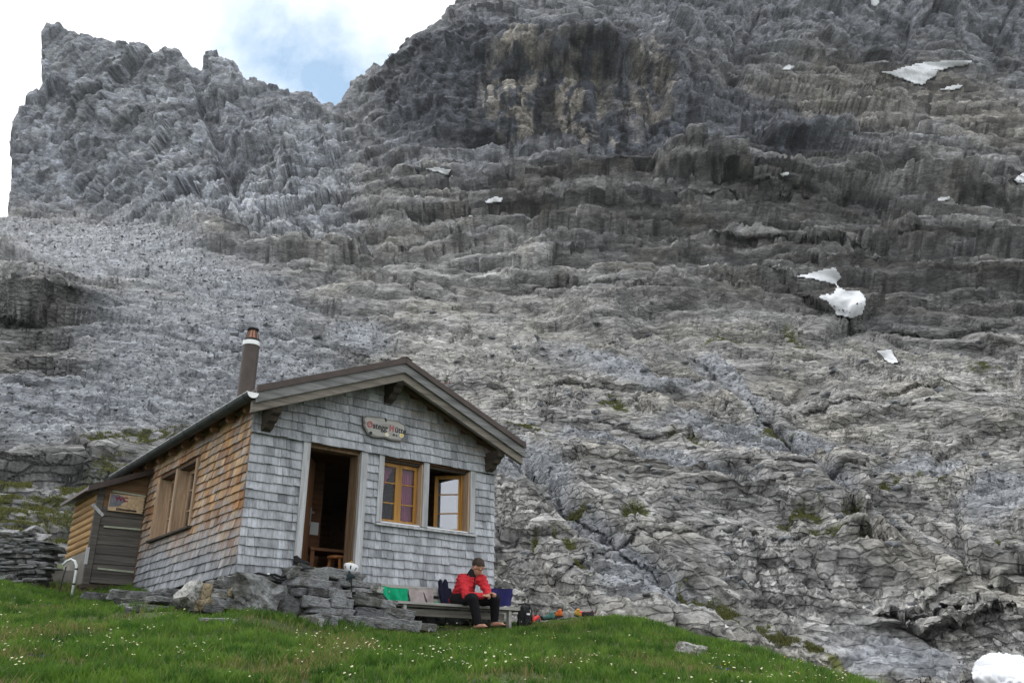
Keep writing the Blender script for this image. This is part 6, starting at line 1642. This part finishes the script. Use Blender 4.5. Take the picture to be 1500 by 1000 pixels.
snow('small snow patch on the brown ledge left of the upper snow field', [(1143, 101), (1155, 95), (1167, 95), (1161, 102), (1148, 104)], 1.5)
snow('two-lobed snow patch in the gully at middle right', [(1160, 405), (1198, 396), (1222, 390), (1234, 404), (1227, 416), (1236, 424), (1262, 426), (1271, 441), (1264, 461), (1249, 468), (1226, 462), (1211, 443), (1194, 433), (1222, 429), (1224, 418), (1190, 409)])
snow('small snow patch below the two-lobed one', [(1282, 514), (1306, 512), (1313, 524), (1320, 532), (1302, 533), (1292, 523)], 1.6)
snow('thin snow patch under the cave at the foot of the dark wall', [(619, 247), (640, 245), (664, 248), (656, 257), (640, 253)], 1.6)
snow('small snow patch left of centre below the dark wall', [(709, 294), (722, 288), (739, 289), (736, 297), (715, 298)], 1.6)
snow('snow patch cut by the right edge of the picture', [(1482, 263), (1500, 251), (1515, 250), (1515, 270), (1490, 270)], 1.8)
snow('tiny snow patch at the very top edge', [(1273, -4), (1290, 0), (1284, 11), (1275, 9)], 1.5)
snow('tiny snow patch on the ledge right of the dark wall', [(1140, 255), (1158, 249), (1156, 257), (1146, 260)], 1.4)
snow('tiny snow sliver on the long ledge at right', [(1370, 291), (1392, 286), (1390, 294), (1375, 295)], 1.4)
snow('bulky snow block at the bottom right corner', [(1423, 985), (1427, 970), (1437, 960), (1452, 954), (1492, 957), (1520, 966), (1530, 1016), (1428, 1016)], 1.4, 1.2, 0.9)

# ------------------------------------------------------------------ grass and flowers
n_bl = 265000
u1 = rng.random(n_bl * 2)
Yb = np.sqrt(5.2 ** 2 + (16.5 ** 2 - 5.2 ** 2) * u1 ** 1.25)
Xb = (rng.random(n_bl * 2) - 0.5) * 1.32 * Yb * 1.0
q3 = np.stack([Xb, Yb, 0 * Xb], 1)
hu = (Xb - HUT.x) * UX[0] + (Yb - HUT.y) * UX[1]; hv = (Xb - HUT.x) * VX[0] + (Yb - HUT.y) * VX[1]
bad = ((hu > -0.02) & (hu < 4.2) & (hv > -0.12) & (hv < 5.7)) | ((hu > 0.55) & (hu < 2.35) & (hv > -0.78) & (hv < 0)) | ((hu > -0.05) & (hu < 0.7) & (hv > -0.30) & (hv < 0)) | ((hu > -0.85) & (hu < 0.05) & (hv > 4.35) & (hv < 6))
bare = fbm(q3 / 0.8 + 3, 205, 3)
spot = np.zeros_like(Xb)
for x, y, Y, rx, ry in [(118, 897, 11.8, 0.9, 0.35), (235, 912, 10.9, 0.5, 0.3), (1000, 985, 8.4, 0.45, 0.3), (730, 994, 6.8, 0.35, 0.2), (400, 918, 10.6, 0.6, 0.25), (1030, 992, 8.0, 0.4, 0.3)]:
    p = at(x, y, Y); spot = np.maximum(spot, np.exp(-(((Xb - p.x) / rx) ** 2 + ((Yb - p.y) / ry) ** 2)))
keepb = (~bad) & (bare > -0.72) & (rng.random(len(Xb)) > spot * 0.9)
Xb, Yb, q3, spot = Xb[keepb][:n_bl], Yb[keepb][:n_bl], q3[keepb][:n_bl], spot[keepb][:n_bl]
# blades pull together into tufts
f1, f2, r_, T_, D_ = vor(q3 / 0.11 + 0.37, 210)
Xb = Xb - D_[:, 0] * 0.11 * 0.35; Yb = Yb - D_[:, 1] * 0.11 * 0.35
Zb = ground(Xb, Yb)
q3 = np.stack([Xb, Yb, 0 * Xb], 1)
tuft = 0.5 + 0.5 * fbm(q3 / 0.7, 211, 3); dry = sstep(0.10, 0.55, fbm(q3 / 1.1 + 8, 213, 4) + 0.9 * spot)
low = sstep(7.0, 10.0, Yb)
dry = np.clip(dry * (1.05 - 0.35 * low), 0, 1)
def blades(X, Y, Z, h, wd, col, name=None):
    n = len(X)
    a = rng.uniform(0, 2 * pi, n); la = rng.uniform(0, 2 * pi, n); lean = rng.uniform(0.15, 0.9, n) * h
    dx, dy = np.cos(a) * wd / 2, np.sin(a) * wd / 2
    lx, ly = np.cos(la) * lean, np.sin(la) * lean
    V = np.empty((n, 5, 3), np.float32)
    V[:, 0] = np.stack([X - dx, Y - dy, Z - 0.01], 1); V[:, 1] = np.stack([X + dx, Y + dy, Z - 0.01], 1)
    V[:, 2] = np.stack([X + dx * 0.8 + lx * 0.35, Y + dy * 0.8 + ly * 0.35, Z + h * 0.6], 1); V[:, 3] = np.stack([X - dx * 0.8 + lx * 0.35, Y - dy * 0.8 + ly * 0.35, Z + h * 0.6], 1)
    V[:, 4] = np.stack([X + lx, Y + ly, Z + h * 0.95], 1)
    b_ = np.arange(n)[:, None] * 5
    F = np.concatenate([b_ + np.array([0, 1, 2]), b_ + np.array([0, 2, 3]), b_ + np.array([3, 2, 4])], 0)
    Cc = np.repeat(col[:, None, :], 5, 1).copy()
    return V.reshape(-1, 3), F, Cc.reshape(-1, 3)
n = len(Xb)
trod = 1 - 0.72 * sstep(-2.0, -1.1, (Xb - HUT.x) * VX[0] + (Yb - HUT.y) * VX[1]) * sstep(0.6, 2.4, (Xb - HUT.x) * UX[0] + (Yb - HUT.y) * UX[1]) * (1 - sstep(5.4, 6.5, (Xb - HUT.x) * UX[0] + (Yb - HUT.y) * UX[1]))
h = trod * (0.035 + 0.11 * tuft * rng.uniform(0.4, 1.3, n) + 0.05 * (r_ - 0.5)) * (1 - 0.4 * spot)
g1 = np.array([0.032, 0.092, 0.010]); g2 = np.array([0.125, 0.225, 0.030]); g3 = np.array([0.24, 0.21, 0.085])
k_ = np.clip(0.22 + 0.45 * rng.random(n) + 0.45 * (r_ - 0.5) + 0.9 * fbm(q3 / 0.38 + 4, 217, 3), 0, 1)[:, None]
col = g1 * (1 - k_) + g2 * k_
dm_ = (rng.random(n) < dry * 0.62)[:, None]
col = np.where(dm_, g3 * rng.uniform(0.6, 1.15, (n, 1)), col)
V1, F1, C1 = blades(Xb, Yb, Zb, h, 0.0052 + 0.0035 * rng.random(n) + 0.0002 * Yb, col)
# flowering stalks standing above the turf
ks = rng.choice(n, 5200, p=(tuft * (1 + 2 * sstep(3.0, 5.5, Xb))) * trod / (tuft * (1 + 2 * sstep(3.0, 5.5, Xb)) * trod).sum())
V3, F3, C3 = blades(Xb[ks], Yb[ks], Zb[ks], rng.uniform(0.12, 0.24, len(ks)), np.full(len(ks), 0.0035), np.array([0.17, 0.18, 0.06]) * rng.uniform(0.6, 1.3, (len(ks), 1)))
F1 = np.concatenate([F1, F3 + len(V1)]); V1 = np.concatenate([V1, V3]); C1 = np.concatenate([C1, C3])
# tufts on the mossy ledges of the slope
pm = m_moss * (OVER == 0) * (py < 960) * pix; pm = np.where(mossn > 0.35, pm, 0); pm /= pm.sum()
kk = rng.choice(len(P), 42000, p=pm)
Xm, Ym, Zm = P[kk, 0] + rng.normal(0, 0.05, len(kk)), P[kk, 1] + rng.normal(0, 0.05, len(kk)), P[kk, 2]
hm_ = rng.uniform(0.03, 0.09, len(kk))
cm_ = np.array([0.085, 0.100, 0.026]) * rng.uniform(0.6, 1.35, (len(kk), 1)); cm_[:, 0] *= rng.uniform(0.85, 1.35, len(kk))
V2, F2, C2 = blades(Xm, Ym, Zm, hm_, np.full(len(kk), 0.016) + 0.0004 * Ym, cm_)
def grassmat(name):
    m, nt, b = newmat(name)
    c = attr(nt)
    nt.links.new(c, b.inputs['Base Color']); b.inputs['Roughness'].default_value = 0.65; b.inputs['Specular IOR Level'].default_value = 0.25
    t = nt.nodes.new('ShaderNodeBsdfTranslucent'); nt.links.new(c, t.inputs[0])
    x = nt.nodes.new('ShaderNodeMixShader'); x.inputs[0].default_value = 0.35
    nt.links.new(b.outputs[0], x.inputs[1]); nt.links.new(t.outputs[0], x.inputs[2]); nt.links.new(x.outputs[0], nt.nodes['Material Output'].inputs[0])
    return m
M_GRASS = grassmat('grass_blades')
tag(mesh_np('grass', V1, F1, M_GRASS, col=C1), 'short alpine grass covering the knoll', 'grass', kind='stuff')
tag(mesh_np('ledge_grass', V2, F2, M_GRASS, col=C2), 'olive tufts of grass on the ledges of the slope', 'grass', kind='stuff')
def flowers(name, label, pos, rad, colr, hgt):
    V, F, Cc = [], [], []; nb = 0
    gz_ = ground([p[0] for p in pos], [p[1] for p in pos])
    for (x, y), g_ in zip(pos, gz_):
        z = float(g_) + hgt * rnd.uniform(0.6, 1.25)
        nx_, ny_ = rnd.gauss(0, 0.35), rnd.gauss(-0.25, 0.35); n_v = Vector((nx_, ny_, 1)).normalized(); t_ = n_v.orthogonal().normalized(); b_ = n_v.cross(t_)
        r = rad * rnd.uniform(0.7, 1.25); c_ = Vector((x, y, z))
        vs_ = [c_ + n_v * r * 0.25] + [c_ + (t_ * cos(2 * pi * k / 10) + b_ * sin(2 * pi * k / 10)) * r * (1.0 if k % 2 else 0.62) for k in range(10)]
        V += vs_; F += [(nb, nb + 1 + k, nb + 1 + (k + 1) % 10) for k in range(10)]; Cc += [(0.65, 0.5, 0.1) if colr[0] > 0.7 and colr[2] > 0.6 else colr] + [colr] * 10; nb += 11
        s0 = Vector((x, y, z - hgt)); V += [s0 - Vector((0.0015, 0, 0)), s0 + Vector((0.0015, 0, 0)), c_]; F.append((nb, nb + 1, nb + 2)); Cc += [(0.06, 0.1, 0.02)] * 3; nb += 3
    o = mesh_np(name, V, F, M_GRASS, col=np.array(Cc)); return tag(o, label, 'flowers', kind='stuff')
def fpos(n, x0, x1, y0, y1, thr):
    X = rng.uniform(x0, x1, n * 30); Y = rng.uniform(y0, y1, n * 30)
    v_ = perlin(np.stack([X / 0.55, Y / 0.8, 0 * X + 3.3], 1), 221) + 0.5 * perlin(np.stack([X / 2.2, Y / 2.0, 0 * X + 1.3], 1), 223)
    hu_ = (X - HUT.x) * UX[0] + (Y - HUT.y) * UX[1]; hv_ = (X - HUT.x) * VX[0] + (Y - HUT.y) * VX[1]
    ok = (np.abs(X) < 0.64 * Y + 0.3) & (v_ > thr) & ~((hu_ > -0.3) & (hv_ > -1.0))
    return list(zip(X[ok][:n], Y[ok][:n]))
flowers('white_flowers', 'many small white flowers dotted through the grass', fpos(420, -6, 5, 6.3, 9.3, 0.10) + fpos(170, -8, 7, 9, 13.5, 0.12), 0.0105, (0.80, 0.80, 0.70), 0.11)
flowers('yellow_flowers', 'a few small yellow flowers in the grass at right', fpos(40, 0, 5, 7.5, 13, 0.15), 0.009, (0.72, 0.55, 0.03), 0.11)
flowers('blue_flowers', 'a few deep blue gentians in the grass', [(at(48, 978, 7.4).x + rnd.gauss(0, .06), 7.4 + rnd.gauss(0, .1)) for k in range(7)] + [(at(1062, 994, 8.0).x + rnd.gauss(0, .06), 8.0 + rnd.gauss(0, .1)) for k in range(9)], 0.012, (0.02, 0.02, 0.22), 0.07)

# ------------------------------------------------------------------ the air between here and the ridge
hz = MB().box(-520, 520, -75, 560, -60, 420).build('haze', None)
hm2 = bpy.data.materials.new('thin_haze'); hm2.use_nodes = True; nt = hm2.node_tree; nt.nodes.clear()
pv = nt.nodes.new('ShaderNodeVolumePrincipled'); pv.inputs['Color'].default_value = (0.86, 0.91, 1.0, 1); pv.inputs['Density'].default_value = 0.00013; pv.inputs['Anisotropy'].default_value = 0.2
mo = nt.nodes.new('ShaderNodeOutputMaterial'); nt.links.new(pv.outputs[0], mo.inputs['Volume'])
hz.data.materials.append(hm2)
tag(hz, 'thin pale mountain haze', 'haze', kind='stuff')
